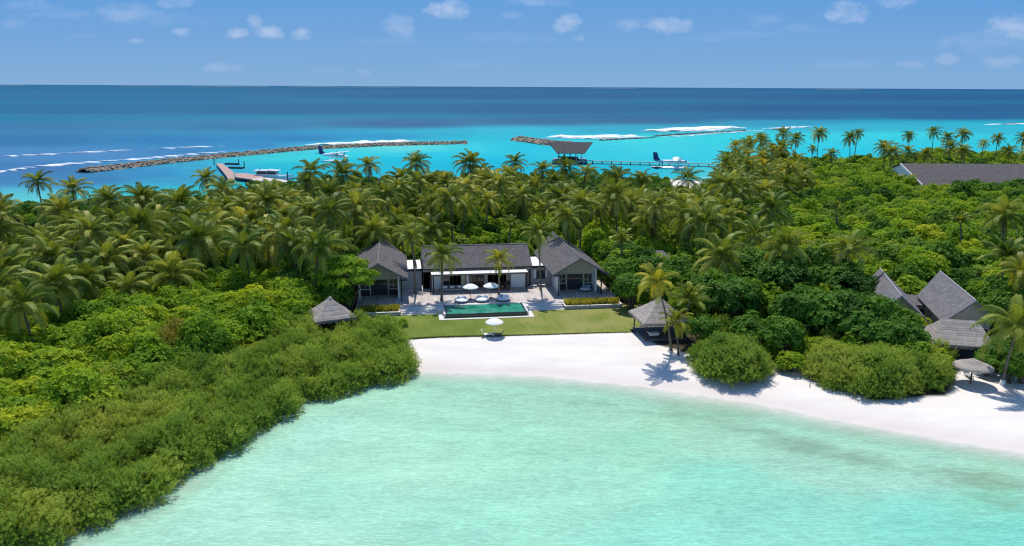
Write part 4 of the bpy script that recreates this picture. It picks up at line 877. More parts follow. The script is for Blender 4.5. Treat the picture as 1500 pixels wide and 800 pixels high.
mb = MB(); mb.span((-3.6, 0, 1), (3, .2, 4.0)); mb.build('wall', 'beige_wall', s); mb = MB(); mb.span((-3.6, -.5, 4.0), (3, 5.5, 4.2)); mb.build('roof', 'shingle', s)
mb = MB(); mb.span((-1.6, -.06, 2.1), (-.6, -.01, 3.6)); mb.build('window', 'glass_dark', s)
c = P(1402, 490, 4.2)
thatch_hut(Vector((c.x + .4, c.y + .5, 1.0)), R(-14), 3.5, 3.3, 2.6, 4.9, 'wide thatched hip roof in front of the neighbouring villa', rl=3.9, seed=5)
c = P(962, 372, 5.0)
s = thing('garden_shed', 'small grey roof hidden among the trees right of the villa', 'shed', (c.x, c.y, 0), R(8))
mb = MB(); pyramid(mb, 3.4, 3.0, 3.8, 5.6, 2.0, .05); mb.build('roof', 'shingle_light', s); mb = MB(); mb.span((-2.6, -2.3, 1), (2.6, 2.3, 3.85)); mb.build('wall', 'grey_wall', s)
c = P(1179, 268, 4.6)
s = thing('service_hut', 'small hut with dark green sheet roof among the trees at the right back', 'hut', (c.x, c.y, 0), R(-5))
mb = MB(); mb.add([(-2.0, -1.5, 3.9), (2.0, -1.5, 3.9), (2.0, 1.5, 4.9), (-2.0, 1.5, 4.9), (-2.0, -1.5, 3.8), (2.0, -1.5, 3.8), (2.0, 1.5, 4.8), (-2.0, 1.5, 4.8)], [(0, 1, 2, 3), (7, 6, 5, 4), (0, 4, 5, 1), (1, 5, 6, 2)]); mb.build('roof', 'green_sheet', s)
mb = MB(); mb.span((-1.9, -1.3, 1), (1.9, 1.3, 3.85)); mb.build('wall', 'grey_wall', s)
# big far roof on the right
a = P(1319, 239.3, 9.5); b_ = P(1540, 238.6, 9.5); e0 = P(1352, 271, 4.5)
s = thing('large_pavilion', 'huge low grey-roofed hall at the right edge beyond the shrubs', 'building', (a.x, a.y, 0), 0)
L = b_.x - a.x + 20; dep = a.y - e0.y; xo = e0.x - a.x
mb = MB(); top = [(0, 0, 9.5), (L, 0, 9.5), (L, -dep, 4.5), (xo, -dep, 4.5)]; mb.add(top + [(x, y, z - .3) for x, y, z in top], [(3, 2, 1, 0), (4, 5, 6, 7), (3, 7, 6, 2), (0, 4, 7, 3)])
top = [(0, .002, 9.5), (L, .002, 9.5), (L, dep, 4.5), (xo, dep, 4.5)]; mb.add(top + [(x, y, z - .3) for x, y, z in top], [(0, 1, 2, 3), (7, 6, 5, 4), (2, 6, 7, 3), (3, 7, 4, 0)]); mb.build('roof', 'shingle_far', s)
mb = MB(); mb.span((xo + 6, -dep + 4, .8), (L - 3, dep - 4, 4.9)); mb.build('wall', 'grey_wall', s)
mb = MB(); mb.add([(-.15, -.1, 9.55), (xo - .15, -dep - .1, 4.55), (xo - .15, -dep - .1, 3.9), (-.15, -.1, 8.9), (.1, .0, 9.55), (xo + .1, -dep, 4.55), (xo + .1, -dep, 3.9), (.1, 0, 8.9)], [(0, 3, 2, 1), (4, 5, 6, 7), (0, 1, 5, 4), (3, 7, 6, 2)]); mb.build('bargeboard', 'white_paint', s)  # white board painted in for the lit underside of the roof end
mb = MB(); mb.add([(.4, 0, 9.1), (xo + .4, -dep + .1, 4.3), (xo + .4, dep - .1, 4.3), (.7, 0, 9.1), (xo + .7, -dep + .1, 4.3), (xo + .7, dep - .1, 4.3)], [(0, 2, 1), (3, 4, 5), (1, 2, 5, 4)]); mb.build('gable_end', 'white_paint', s)

# ================================================================== jetty, pontoons, aircraft, boat
s = thing('jetty_pavilion', 'open jetty pavilion with grey upswept roof standing in the lagoon', 'pavilion', (25.5, 355, 0), R(-2))
zr, ze = 9.3, 4.9
mb = MB()
for k in (-1, 1):
    top = [(-9.8, .001 * k, zr), (9.8, .001 * k, zr), (6.0, k * 6, ze), (-6.0, k * 6, ze)]; vs = top + [(x, y, z - .25) for x, y, z in top]; mb.add(vs, [(0, 1, 2, 3), (7, 6, 5, 4), (2, 6, 7, 3), (1, 5, 6, 2), (0, 4, 7, 3)])
mb.build('roof', 'shingle_far', s)
for x in (-5, -2.5, 0, 2.5, 5):
    for y in (-4.5, 4.5): mb = MB(); mb.tube([(x, y, 1.5), (x, y, ze + .6)], .14, 6); mb.build('post', 'white_paint' if x > 0 else 'jetty_pile', s)
mb = MB(); mb.span((-7.6, -6.2, 1.15), (7.4, 6.2, 1.5)); mb.build('platform', 'jetty_wood', s)
mb = MB(); mb.span((-7.6, -6.25, .2), (3.4, -6.0, 1.148)); mb.build('skirt', 'rock', s)
mb = MB(); [mb.tube([(x, y, -3), (x, y, 1.14)], .2, 6) for x in np.linspace(-7, 7, 8) for y in (-5.8, 0, 5.8)]; mb.build('pile', 'jetty_pile', s)
mb = MB(); mb.span((-4, -3, 1.5), (3.5, 3, 2.7)); mb.build('counter', 'dark_wood', s)
for (x, y, m_, lab) in ((30.2, 350.9, 'cloth_white', 'person in white standing at the right end of the jetty pavilion'), (28.4, 351.4, 'cloth_navy', 'person in dark clothes standing under the jetty pavilion roof')):
    o = thing('person', lab, 'person', (x, y, 1.5)); bm = bmesh.new()
    bm.free(); mb = MB()
    # one continuous body: lathe torso-legs with slight taper, head, arms grown by skin
    me = bpy.data.meshes.new('body'); J = [(0, 0, .95), (0, 0, 1.2), (0, 0, 1.42), (0, 0, 1.52), (0, 0, 1.66), (.1, 0, .88), (.11, .02, .48), (.12, 0, .06), (-.1, 0, .88), (-.11, -.02, .48), (-.12, 0, .06), (.19, 0, 1.38), (.24, 0, 1.1), (.24, -.08, .85), (-.19, 0, 1.38), (-.24, 0, 1.1), (-.22, -.1, .86)]
    me.from_pydata(J, [(0, 1), (1, 2), (2, 3), (3, 4), (0, 5), (5, 6), (6, 7), (0, 8), (8, 9), (9, 10), (2, 11), (11, 12), (12, 13), (2, 14), (14, 15), (15, 16)], [])
    ob = bpy.data.objects.new('body', me); C.objects.link(ob); ob.parent = o; md = ob.modifiers.new('skin', 'SKIN'); RR = [.14, .13, .13, .06, .1, .09, .06, .045, .09, .06, .045, .06, .045, .035, .06, .045, .035]
    for k, q in enumerate(me.skin_vertices[0].data): q.radius = (RR[k], RR[k] * .8); q.use_root = (k == 0)
    ob.modifiers.new('sub', 'SUBSURF').levels = 1; me.materials.append(MATS[m_])
    mb.blob((0, 0, 1.68), (.1, .11, .12), 1, 0, 2); mb.build('head', 'skin', o)
s = thing('jetty', 'long timber walkway on piles running right from the jetty pavilion', 'jetty', (0, 0, 0))
a = Vector((33.2, 352.5, 1.4)); b_ = P(1075, 240.6, 1.4); d = (b_ - a).normalized(); nn = Vector((-d.y, d.x, 0)); L = (b_ - a).length
mb = MB(); q = [a + nn * .9, a - nn * .9, b_ - nn * .9, b_ + nn * .9]; mb.add([tuple(x) for x in q] + [(x.x, x.y, 1.2) for x in q], [(0, 1, 2, 3), (7, 6, 5, 4), (1, 5, 6, 2), (0, 3, 7, 4)]); mb.build('walkway', 'jetty_wood', s)
for k in range(15):
    c = a + d * (L * (k + .5) / 15); mb = MB()
    for e in (-.85, .85): p = c + nn * e; mb.tube([(p.x, p.y, -3), (p.x, p.y, 1.19)], .15, 6)
    p0, p1 = c - nn * 1.0, c + nn * 1.0; mb.tube([(p0.x, p0.y, 1.05), (p1.x, p1.y, 1.05)], .12, 6); mb.build('pile', 'jetty_pile', s)
mb = MB(); pp = [a + d * (L * k / 4) - nn * 1.3 for k in range(5)]; mb.tube([(x.x, x.y, .35) for x in pp], .12, 6); mb.build('brace', 'jetty_pile', s)
# the pier goes on behind the trees to the right
s = thing('jetty', 'far stretch of walkway seen between the palm trunks at the right back', 'jetty', (0, 0, 0)); a = P(1140, 238, 1.2); b_ = P(1210, 239.5, 1.2); d = (b_ - a).normalized(); nn = Vector((-d.y, d.x, 0)); q = [a + nn, a - nn, b_ - nn, b_ + nn]
mb = MB(); mb.add([tuple(x) for x in q] + [(x.x, x.y, 1.0) for x in q], [(0, 1, 2, 3), (7, 6, 5, 4), (1, 5, 6, 2), (0, 3, 7, 4)]); mb.build('walkway', 'jetty_wood', s)
for k in range(6): c = a + d * ((b_ - a).length * (k + .5) / 6); mb = MB(); mb.tube([(c.x, c.y, -3), (c.x, c.y, 1.0)], .18, 6); mb.build('pile', 'jetty_pile', s)
for (x, y) in ((820, 243), (809, 241)): p = P(x, y); mb = MB(); mb.tube([(0, 0, -2), (0, 0, 2.0)], .14, 6); o = mb.build('mooring_post', 'jetty_pile', loc=p); tag(o, 'thin dark mooring post left of the jetty pavilion', 'post', 'mooring posts left of the jetty pavilion')

def seaplane(tail, nose, label):
    d = (nose - tail); L = 15.8; s = thing('seaplane', label, 'seaplane', ((tail + nose) / 2), math.atan2(d.y, d.x))
    # local x: tail -7.9 -> nose 7.9
    mb = MB(); st = [(-7.6, .12, 3.3), (-6.5, .35, 3.15), (-4, .65, 2.95), (-1.5, .85, 2.8), (3.2, .88, 2.8), (4.6, .82, 2.75), (5.6, .6, 2.6), (6.8, .42, 2.45), (7.6, .12, 2.35)]
    fs = []; vs = []
    for (x, r_, z) in st:
        for k in range(10): th = 2 * math.pi * k / 10 + .31; vs.append((x, r_ * .85 * math.cos(th), z + r_ * math.sin(th)))
    n_ = len(st); q = [(i * 10 + k, i * 10 + (k + 1) % 10, (i + 1) * 10 + (k + 1) % 10, (i + 1) * 10 + k) for i in range(n_ - 1) for k in range(10)]
    tb, mdl = q[:20], q[20:]
    mb.add(vs[20:], [tuple(a - 20 for a in f) for f in mdl], True); fu = mb.build('fuselage', 'plane_white', s)
    mb = MB(); mb.add(vs[:30], tb[:10], True); mb.build('tail_boom', 'plane_blue', s)
    mb = MB(); mb.add(vs[10:30], [tuple(a - 10 for a in f) for f in q[10:20]], True); mb.build('tail_band', 'plane_sky', s)
    mb = MB(); [mb.box((x, y, 3.1), (.45, .06, .38)) for x in np.arange(-1.2, 4, .85) for y in (-.78, .78)]; mb.build('cabin_window', 'plane_dark', fu)
    mb = MB(); mb.box((5.05, 0, 3.2), (.9, 1.05, .5)); mb.build('windscreen', 'plane_dark', fu)
    def fin(pts, th, axis):
        m_ = MB(); n_ = len(pts)
        if axis == 'y': vs = [(x, -th, z) for x, z in pts] + [(x, th, z) for x, z in pts]
        m_.add(vs, [tuple(range(n_)), tuple(range(2 * n_ - 1, n_ - 1, -1))] + [(i, i + n_, (i + 1) % n_ + n_, (i + 1) % n_) for i in range(n_)]); return m_
    fin([(-7.9, 3.2), (-5.0, 3.2), (-6.0, 4.6), (-6.6, 6.6), (-8.3, 6.7), (-8.2, 5)], .16, 'y').build('fin', 'plane_navy', s)
    mb = MB(); mb.box((-7.1, 0, 3.75), (1.5, 6.0, .14)); mb.build('tailplane', 'plane_navy', s)
    mb = MB(); mb.box((1.2, 0, 4.0), (1.95, 19.8, .26)); mb.build('wing', 'plane_white', s)
    for y in (-2.8, 2.8):
        mb = MB(); mb.tube([(-.6, y, 4.05), (.5, y, 3.95), (2.2, y, 3.95), (3.2, y, 3.9)], [.15, .42, .42, .22], 10); e = mb.build('engine', 'plane_navy' if False else 'plane_white', s)
        mb = MB(); mb.box((3.25, y, 3.9), (.06, .18, 2.5)); mb.box((3.25, y, 3.9), (.06, 2.5, .18)); mb.tube([(3.1, y, 3.9), (3.55, y, 3.9)], [.16, .03], 8); mb.build('propeller', 'plane_dark', e)
        mb = MB(); mb.tube([(.8, y * 1.1, 3.9), (.9, .85 * (1 if y > 0 else -1), 2.5)], .07, 6); mb.build('wing_strut', 'plane_white', s)
        yy_ = 1.9 if y > 0 else -1.9
        mb = MB(); mb.tube([(-4.6, yy_, .55), (-3, yy_, .38), (0, yy_, .35), (3.2, yy_, .38), (4.6, yy_, .55), (5.2, yy_, .75)], [.12, .45, .52, .52, .36, .1], 10); f_ = mb.build('float', 'plane_white', s)
        mb = MB(); [mb.tube([(x, yy_, .7), (x2, .5 * (1 if y > 0 else -1), 2.3)], .06, 6) for x, x2 in ((-2.2, -1.6), (2.6, 2.6))]; mb.build('float_strut', 'plane_white', f_)
    return s
seaplane(P(957, 246.5), P(1014, 248), 'white seaplane with dark blue tail fin moored by the long walkway')
s2 = seaplane(P(464, 236), P(517, 238.5), 'white seaplane with blue tail floating in front of the long breakwater')
s = thing('floating_pontoon', 'small dark floating pontoon under the tail of the seaplane by the walkway', 'pontoon', P(966, 246), R(-3)); mb = MB(); mb.span((-3.3, -2, -.2), (6, 1.2, .45)); mb.build('float', 'jetty_pile', s); mb = MB(); mb.span((-3.3, -2, .453), (6, 1.2, .6)); mb.build('deck', 'concrete_pale', s)
s = thing('person', 'person standing on the pontoon behind the seaplane tail', 'person', P(970, 244, .6)); s.location.z = .6
me = bpy.data.meshes.new('body'); me.from_pydata(J, [(0, 1), (1, 2), (2, 3), (3, 4), (0, 5), (5, 6), (6, 7), (0, 8), (8, 9), (9, 10), (2, 11), (11, 12), (12, 13), (2, 14), (14, 15), (15, 16)], [])
ob = bpy.data.objects.new('body', me); C.objects.link(ob); ob.parent = s; md = ob.modifiers.new('skin', 'SKIN')
for k, q in enumerate(me.skin_vertices[0].data): q.radius = (RR[k], RR[k] * .8); q.use_root = (k == 0)
ob.modifiers.new('sub', 'SUBSURF').levels = 1; me.materials.append(MATS['cloth_navy']); mb = MB(); mb.blob((0, 0, 1.68), (.1, .11, .12), 1, 0, 2); mb.build('head', 'skin', s)

# dock on the left
def slab(name, px, z, th, matn, parent):
    q = [P(x, y, z) for x, y in px]; mb = MB(); n_ = len(q); mb.add([tuple(v) for v in q] + [(v.x, v.y, z - th) for v in q], [tuple(range(n_))[::-1], tuple(range(n_, 2 * n_))] + [(i, i + n_, (i + 1) % n_ + n_, (i + 1) % n_) for i in range(n_)]); return mb.build(name, matn, parent)
s = thing('dock', 'pink-brown T-shaped dock behind the palms on the left', 'dock', (0, 0, 0))
slab('walkway', [(316.5, 239.5), (326, 239.5), (342, 252), (343.6, 262), (334, 262), (331, 257)], 1.4, .3, 'pink_deck', s)
slab('platform', [(358, 253.8), (384, 256.8), (384.5, 259.6), (368, 262.5), (345, 259.5), (343, 253.6)], 1.395, .3, 'pink_deck', s)
slab('finger_pier', [(368, 262.3), (384.6, 259.7), (424, 264.2), (422, 267), (372, 264.2)], 1.38, .35, 'concrete_pale', s)
for (x, y) in ((331, 258), (325, 252), (318, 245), (360, 262), (380, 265.5), (400, 267), (420, 267.5)): p = P(x, y); mb = MB(); mb.tube([(p.x, p.y, -3), (p.x, p.y, 1.1)], .2, 6); mb.build('pile', 'jetty_pile', s)
for (x, y, hh_) in ((314, 241.5, 2.6), (421.5, 265, 3.2), (350, 242, 2.6), (358, 245.5, 2.6)):
    p = P(x, y); mb = MB(); mb.tube([(0, 0, -3), (0, 0, hh_)], .2, 6); o = mb.build('mooring_post', 'jetty_pile', loc=p); tag(o, 'dark mooring post beside the pink dock', 'post', 'mooring posts round the pink dock')
for row, (x0, y0, x1, y1, lab) in enumerate(((330, 240.8, 350, 241.4, 'far'), (335, 246.6, 357, 247.2, 'near'))):
    a, b_ = P(x0, y0), P(x1, y1); s = thing('mooring_pontoon', f'{lab} row of dark floating pontoons right of the pink dock', 'pontoon', (0, 0, 0)); d = (b_ - a)
    mb = MB(); mb.tube([(a.x, a.y, .5), (b_.x, b_.y, .5)], .1, 6); mb.build('beam', 'jetty_pile', s)
    for k in range(4): c = a + d * (k + .5) / 4; mb = MB(); mb.box((c.x, c.y, .25), (1.1, 2.6, .7)); mb.build('float', 'cloth_navy', s)
# boat
p = P(402, 262.5); s = thing('motorboat', 'white motorboat with long white canopy moored at the dock', 'boat', p, R(-4)); s.scale = (1.35, 1.3, 1.3)
st = [(-5.0, 1.35, .9), (-3, 1.5, .9), (1, 1.5, 1.0), (3.2, 1.1, 1.15), (4.6, .45, 1.35), (5.2, .03, 1.45)]; vs = []
for (x, w_, z) in st: vs += [(x, -w_, z), (x, -w_ * .75, -.2), (x, w_ * .75, -.2), (x, w_, z)]
mb = MB(); mb.add(vs, [(i * 4 + k, i * 4 + k + 1, i * 4 + 5 + k, i * 4 + 4 + k) for i in range(5) for k in range(3)] + [(0, 1, 2, 3)]); hl = mb.build('hull', 'hull_white', s)
mb = MB(); mb.add([(x * .99, -w_ * .97, z - .12) for x, w_, z in st] + [(x * .99, w_ * .97, z - .12) for x, w_, z in st], [(i, i + 1, i + 7, i + 6) for i in range(5)]); mb.build('boat_deck', 'hull_white', s)
mb = MB(); mb.span((-4.6, -1.2, .95), (.9, 1.2, 1.45)); mb.build('cabin', 'hull_white', s); mb = MB(); mb.span((-4.4, -1.1, 1.452), (.8, 1.1, 2.2)); mb.build('window_band', 'plane_dark', s)
mb = MB(); mb.span((-5.1, -1.5, 2.35), (1.4, 1.5, 2.5)); mb.span((-1.6, -.9, 2.5), (-.2, .9, 2.7)); mb.build('canopy', 'hull_white', s)
mb = MB(); [mb.tube([(x, y, .9), (x, y, 2.36)], .05, 6) for x in (-4.8, -1.6, 1.2) for y in (-1.35, 1.35)]; mb.build('canopy_post', 'hull_white', s)
mb = MB(); mb.box((-3.9, 0, 2.54), (.6, .9, .06)); mb.build('hatch', 'plane_dark', s)
# small things on the sand
p = P(1249.5, 573.5, .9); s = thing('clay_jar', 'pinkish round clay jar on the sand at the foot of the olive bush', 'jar', (p.x, p.y, gz1(p.x, p.y))); mb = MB(); mb.lathe([(0, 0), (.25, 0), (.42, .3), (.38, .6), (.2, .78), (.24, .84), (.15, .84)], 14); mb.build('jar', 'clay', s)
p = P(1186, 568, .6); o = MB(); o.tube([(0, 0, 0), (.02, 0, .55)], .05, 6); o = o.build('wooden_peg', 'bark', loc=(p.x, p.y, gz1(p.x, p.y) - .05)); tag(o, 'tiny wooden peg standing alone in the open sand', 'peg')
p = P(1141, 541, .9); s = thing('sign_board', 'low white board standing in the sandy gap between the bushes', 'board', (p.x, p.y, gz1(p.x, p.y))); mb = MB(); mb.span((-.3, -.03, .25), (.3, .03, .85)); mb.build('panel', 'white_paint', s); mb = MB(); mb.span((-.22, -.02, 0), (-.16, .02, .249)); mb.span((.16, -.02, 0), (.22, .02, .249)); mb.build('leg', 'bark', s)
# ================================================================== plants
def rot_to(n):
    """orthonormal frames with third axis n (k,3)"""
    n = n / np.linalg.norm(n, axis=1, keepdims=True)
    ref = np.where(np.abs(n[:, 2:3]) < .9, np.array([[0, 0, 1.]]), np.array([[1., 0, 0]])); a = np.cross(ref, n); a /= np.linalg.norm(a, axis=1, keepdims=True); return a, np.cross(n, a), n
def leaves(rs, pos, nrm, L, Wd, per, spread, name, matn, tint, lift=.35):
    """rosettes: per leaves round every twig end (pos, nrm), each a kinked diamond"""
    a, b_, n = rot_to(nrm); k = len(pos); V = []; T = []
    for j in range(per):
        th = rs.uniform(0, 2 * math.pi, k); rad_ = (np.cos(th)[:, None] * a + np.sin(th)[:, None] * b_)
        d = rad_ * spread + n * rs.uniform(lift * .3, lift * 1.6, k)[:, None]; d /= np.linalg.norm(d, axis=1, keepdims=True)
        side = np.cross(d, n); side /= np.maximum(np.linalg.norm(side, axis=1, keepdims=True), 1e-6)
        l = L * rs.uniform(.7, 1.25, k)[:, None]; w_ = Wd * rs.uniform(.7, 1.2, k)[:, None]; dr = -n * l * .12
        p0 = pos + d * .02; V.append(np.stack([p0, p0 + d * l * .5 + side * w_, p0 + d * l + dr, p0 + d * l * .5 - side * w_], 1)); T.append(np.clip(tint + rs.normal(0, .13, k), 0, 1))
    V = np.concatenate(V).reshape(-1, 3); f = np.arange(len(V)).reshape(-1, 4); return V, f, np.concatenate(T)
def crown_clumps(rs, n_cl, rx, rz, zc, cr, flat=.8, domed=True, phm=1.45):
    """clump centres over a dome of half width rx, height rz"""
    c = []
    for i in range(n_cl):
        th = i * 2.39996 + rs.uniform(-.3, .3); q = math.sqrt((i + .5) / n_cl); ph = q * phm
        r_ = math.sin(ph) * rx * rs.uniform(.82, 1.08); z = zc + math.cos(ph) * rz * rs.uniform(.85, 1.15) if domed else zc + rs.uniform(-.5, .5) * rz
        c.append((r_ * math.cos(th), r_ * math.sin(th), z, cr * rs.uniform(.65, 1.25)))
    return c
def plant(seed, kind, R0, Hh, matn, n_cl, cr, twigs, per, L, Wd, spread, lift, zbase=.25, flat=.75, inner=.35, spray=0, phm=1.45):
    rs = np.random.RandomState(seed); cl = crown_clumps(rs, n_cl, R0 - cr * .6, Hh * (1 - zbase) - cr * .4, Hh * zbase, cr, flat, phm=phm)
    P_, N_, T_ = [], [], []
    for (x, y, z, r_) in cl:
        k = int(twigs * (r_ / cr) ** 2); n = rs.normal(size=(k, 3)); n /= np.linalg.norm(n, axis=1, keepdims=True)
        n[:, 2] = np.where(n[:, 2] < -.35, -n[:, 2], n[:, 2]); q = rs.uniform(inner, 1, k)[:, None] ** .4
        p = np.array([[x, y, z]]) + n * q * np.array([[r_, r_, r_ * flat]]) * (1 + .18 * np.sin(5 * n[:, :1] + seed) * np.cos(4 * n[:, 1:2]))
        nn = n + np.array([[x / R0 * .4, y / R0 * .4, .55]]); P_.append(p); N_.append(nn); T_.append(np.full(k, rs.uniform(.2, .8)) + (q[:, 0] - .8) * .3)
    p, n, tt = np.concatenate(P_), np.concatenate(N_), np.concatenate(T_)
    p[:, 2] = np.maximum(p[:, 2], .12)
    if spray:  # fine sprays: several small tufts strung along each twig
        a, b_, nn = rot_to(n); ps, ns, ts = [], [], []
        jit = rs.normal(0, .35, (len(p), 3))
        dirn = nn + jit; dirn /= np.linalg.norm(dirn, axis=1, keepdims=True)
        for j in range(spray): ps.append(p + dirn * (j * .13)); ns.append(dirn); ts.append(tt + j * .06)
        p, n, tt = np.concatenate(ps), np.concatenate(ns), np.concatenate(ts)
    V, f, T = leaves(rs, p, n, L, Wd, per, spread, 'foliage', matn, 0, lift); T = np.clip(np.tile(tt, per) + rs.normal(0, .1, len(T)), 0, 1)
    cm = np_mesh(kind + '_crown', V, f, matn, T)
    mb = MB(); 
    for (x, y, z, r_) in cl[::max(1, n_cl // 9)]:
        b0 = (x * .12, y * .12, -.2); b1 = (x * .4, y * .4, z * .5); mb.tube([b0, b1, (x * .9, y * .9, z)], [.07 * Hh / 3, .05 * Hh / 3, .015], 5, False)
    return cm, mb.mesh(kind + '_stem', 'bark')
def P_set(kind, n_, f): return [f(100 + i * 7 + sum(map(ord, kind))) for i in range(n_)]
BROAD = P_set('broad', 5, lambda s: plant(s, 'broad', 2.7, 3.6, 'broad_leaf', 26, .95, 42, 6, .30, .085, 1.0, .5))
PEMPH = P_set('pem', 5, lambda s: plant(s, 'pemphis', 1.8, 2.6, 'olive_leaf', 24, .62, 34, 5, .13, .030, .8, .7, zbase=.12, spray=4, phm=1.75))
DARK = P_set('dark', 4, lambda s: plant(s, 'tree', 3.4, 6.0, 'dark_leaf', 30, 1.15, 55, 6, .34, .095, 1.0, .35, zbase=.42))
LAYER = P_set('layer', 2, lambda s: plant(s, 'layered', 3.6, 6.6, 'broad_leaf', 34, 1.0, 60, 6, .30, .09, 1.0, .3, zbase=.5, flat=.32))
BIGOL = P_set('bigol', 2, lambda s: plant(s, 'olive', 4.0, 3.7, 'olive_leaf', 95, .68, 46, 5, .15, .030, .8, .6, zbase=.14, spray=6, phm=1.72))

# ---- palms
def palm_crown(seed, nf=20, L=4.1, young=False, matn='palm_leaf', dead=3):
    rs = random.Random(seed); V = []; F_ = []; T = []; V2 = []; 
    fr = MB()
    for i in range(nf + dead):
        isdead = i >= nf; q = i / (nf - 1) if not isdead else 1.25
        th = i * 2.39996 + rs.uniform(-.25, .25); el0 = (R(86) - q * R(112)) if not young else (R(86) - q * R(62)); el0 += rs.uniform(-.12, .12)
        l = L * rs.uniform(.85, 1.1) * (.72 + .28 * min(1, q * 3)) * (.75 if isdead else 1); sag = (1.05 + .6 * q) * (1 if not young else .75); ns = 12
        p = Vector((0, 0, 0)); pts = [p.copy()]; dirs = []; el = el0; side = Vector((-math.sin(th), math.cos(th), 0)); tw = rs.uniform(-.5, .5); yaw = rs.uniform(-.25, .25)
        for k in range(ns):
            el = max(el - sag / ns * (k / ns * 1.6 + .25) - (.03 if isdead else 0), -1.5); a_ = th + yaw * k / ns
            d = Vector((math.cos(a_) * math.cos(el), math.sin(a_) * math.cos(el), math.sin(el))); dirs.append(d); p = p + d * l / ns; pts.append(p.copy())
        tint = rs.uniform(.0, .8) if not isdead else 1.0; tint += (.25 if q > .75 else 0)
        tgt = V2 if isdead else V
        # rachis
        for k in range(ns):
            w_ = .05 * (1 - k / ns) + .012; s_ = side * w_; tgt_ = [pts[k] - s_, pts[k] + s_, pts[k + 1] + s_ * .9, pts[k + 1] - s_ * .9]
            tgt += [tuple(x) for x in tgt_]; T.append(min(1.0, tint + .3)) if not isdead else None
        nl = 30 if not isdead else 12
        for k in range(nl):
            f = .13 + .86 * k / (nl - 1); x = f * ns; j = min(int(x), ns - 1); c = pts[j].lerp(pts[j + 1], x - j); d = dirs[j]; up = side.cross(d).normalized() * -1
            if up.z < 0: up = -up
            ll = (.5 + .55 * math.sin(math.pi * min(1, f * .86 + .12)) ** .8) * (L / 4.1) * (1 if not isdead else .6)
            for sg in (-1, 1):
                e = (side * sg + d * (.5 + .5 * f) + up * (.02 - tw * sg * .35)).normalized(); dl = rs.uniform(.7, 1.15) * ll; m_ = c + e * dl * .5
                e2 = (e * .6 + Vector((0, 0, -.8 - .35 * q))).normalized(); tip = m_ + e2 * dl * .55; w_ = .058 * (L / 4.1); ww = d * w_
                tgt += [tuple(c - ww * .6), tuple(c + ww * .6), tuple(m_ + ww), tuple(m_ - ww), tuple(m_ - ww), tuple(m_ + ww), tuple(tip + ww * .25), tuple(tip - ww * .25)]
                if not isdead: t_ = min(1, max(0, tint + rs.uniform(-.15, .15))); T += [t_, t_]
    V = np.array(V); f = np.arange(len(V)).reshape(-1, 4); crown = np_mesh('palm_crown', V, f, matn, T)
    deadm = None
    if V2: V2 = np.array(V2); deadm = np_mesh('palm_dead_fronds', V2, np.arange(len(V2)).reshape(-1, 4), 'dead_frond')
    mb = MB(); rr = random.Random(seed + 5)
    for k in range(14): th = rr.uniform(0, 6.28); mb.blob((.33 * math.cos(th) * rr.uniform(.7, 1.3), .33 * math.sin(th) * rr.uniform(.7, 1.3), -.35 + rr.uniform(-.25, .15)), (.13, .13, .16), k, .05)
    return crown, deadm, mb.mesh('palm_coconuts', 'coconut' if matn == 'palm_leaf' else 'coconut_yellow')
def trunk_mesh(top, r0=.2, r1=.12, base_bulge=1.5, bend=.0):
    """from the origin to top (vector), rings of leaf scars"""
    mb = MB(); n_ = 18; pts = []; rr = []
    tv = Vector(top)
    for k in range(n_ + 1):
        f = k / n_; x = Vector((tv.x * f ** (1 + bend), tv.y * f ** (1 + bend), tv.z * f)); pts.append(x); rr.append((r0 + (r1 - r0) * f) * (1 + (base_bulge - 1) * math.exp(-f * 14)) * (1.07 if k % 2 else .95))
    pts[0] = pts[0] + Vector((0, 0, -.3)); mb.tube(pts, rr, 8); return mb.mesh('palm_trunk', 'palm_trunk')
CROWNS = [palm_crown(11 + i * 13, nf=19 + i % 4 * 2, L=4.3 + .2 * (i % 4), dead=2 + i % 4) for i in range(7)]
YELLOW = [palm_crown(401 + i * 13, nf=19, L=3.9, matn='palm_leaf_yellow') for i in range(2)]
YOUNG = [palm_crown(201 + i * 13, nf=18, L=3.6, young=True, dead=0) for i in range(3)]
TRUNKS = [trunk_mesh((rnd.uniform(-1.9, 1.9), rnd.uniform(-1.9, 1.9), 9.0), bend=rnd.uniform(0, 1.2)) for i in range(5)]
TR_TOP = [Vector(tuple(max((v.co for v in t_.vertices), key=lambda c: c.z))) for t_ in TRUNKS]
TOPC = []
for t_ in TRUNKS:
    vs = sorted((v.co for v in t_.vertices), key=lambda c: -c.z)[:8]; TOPC.append(sum((Vector(v) for v in vs), Vector()) / 8)
def link(name, me, par, loc=(0, 0, 0), rz=0, sc=None):
    o = bpy.data.objects.new(name, me); C.objects.link(o); o.parent = par; o.location = loc; o.rotation_euler.z = rz
    if sc: o.scale = sc
    return o
PALMPOS = []
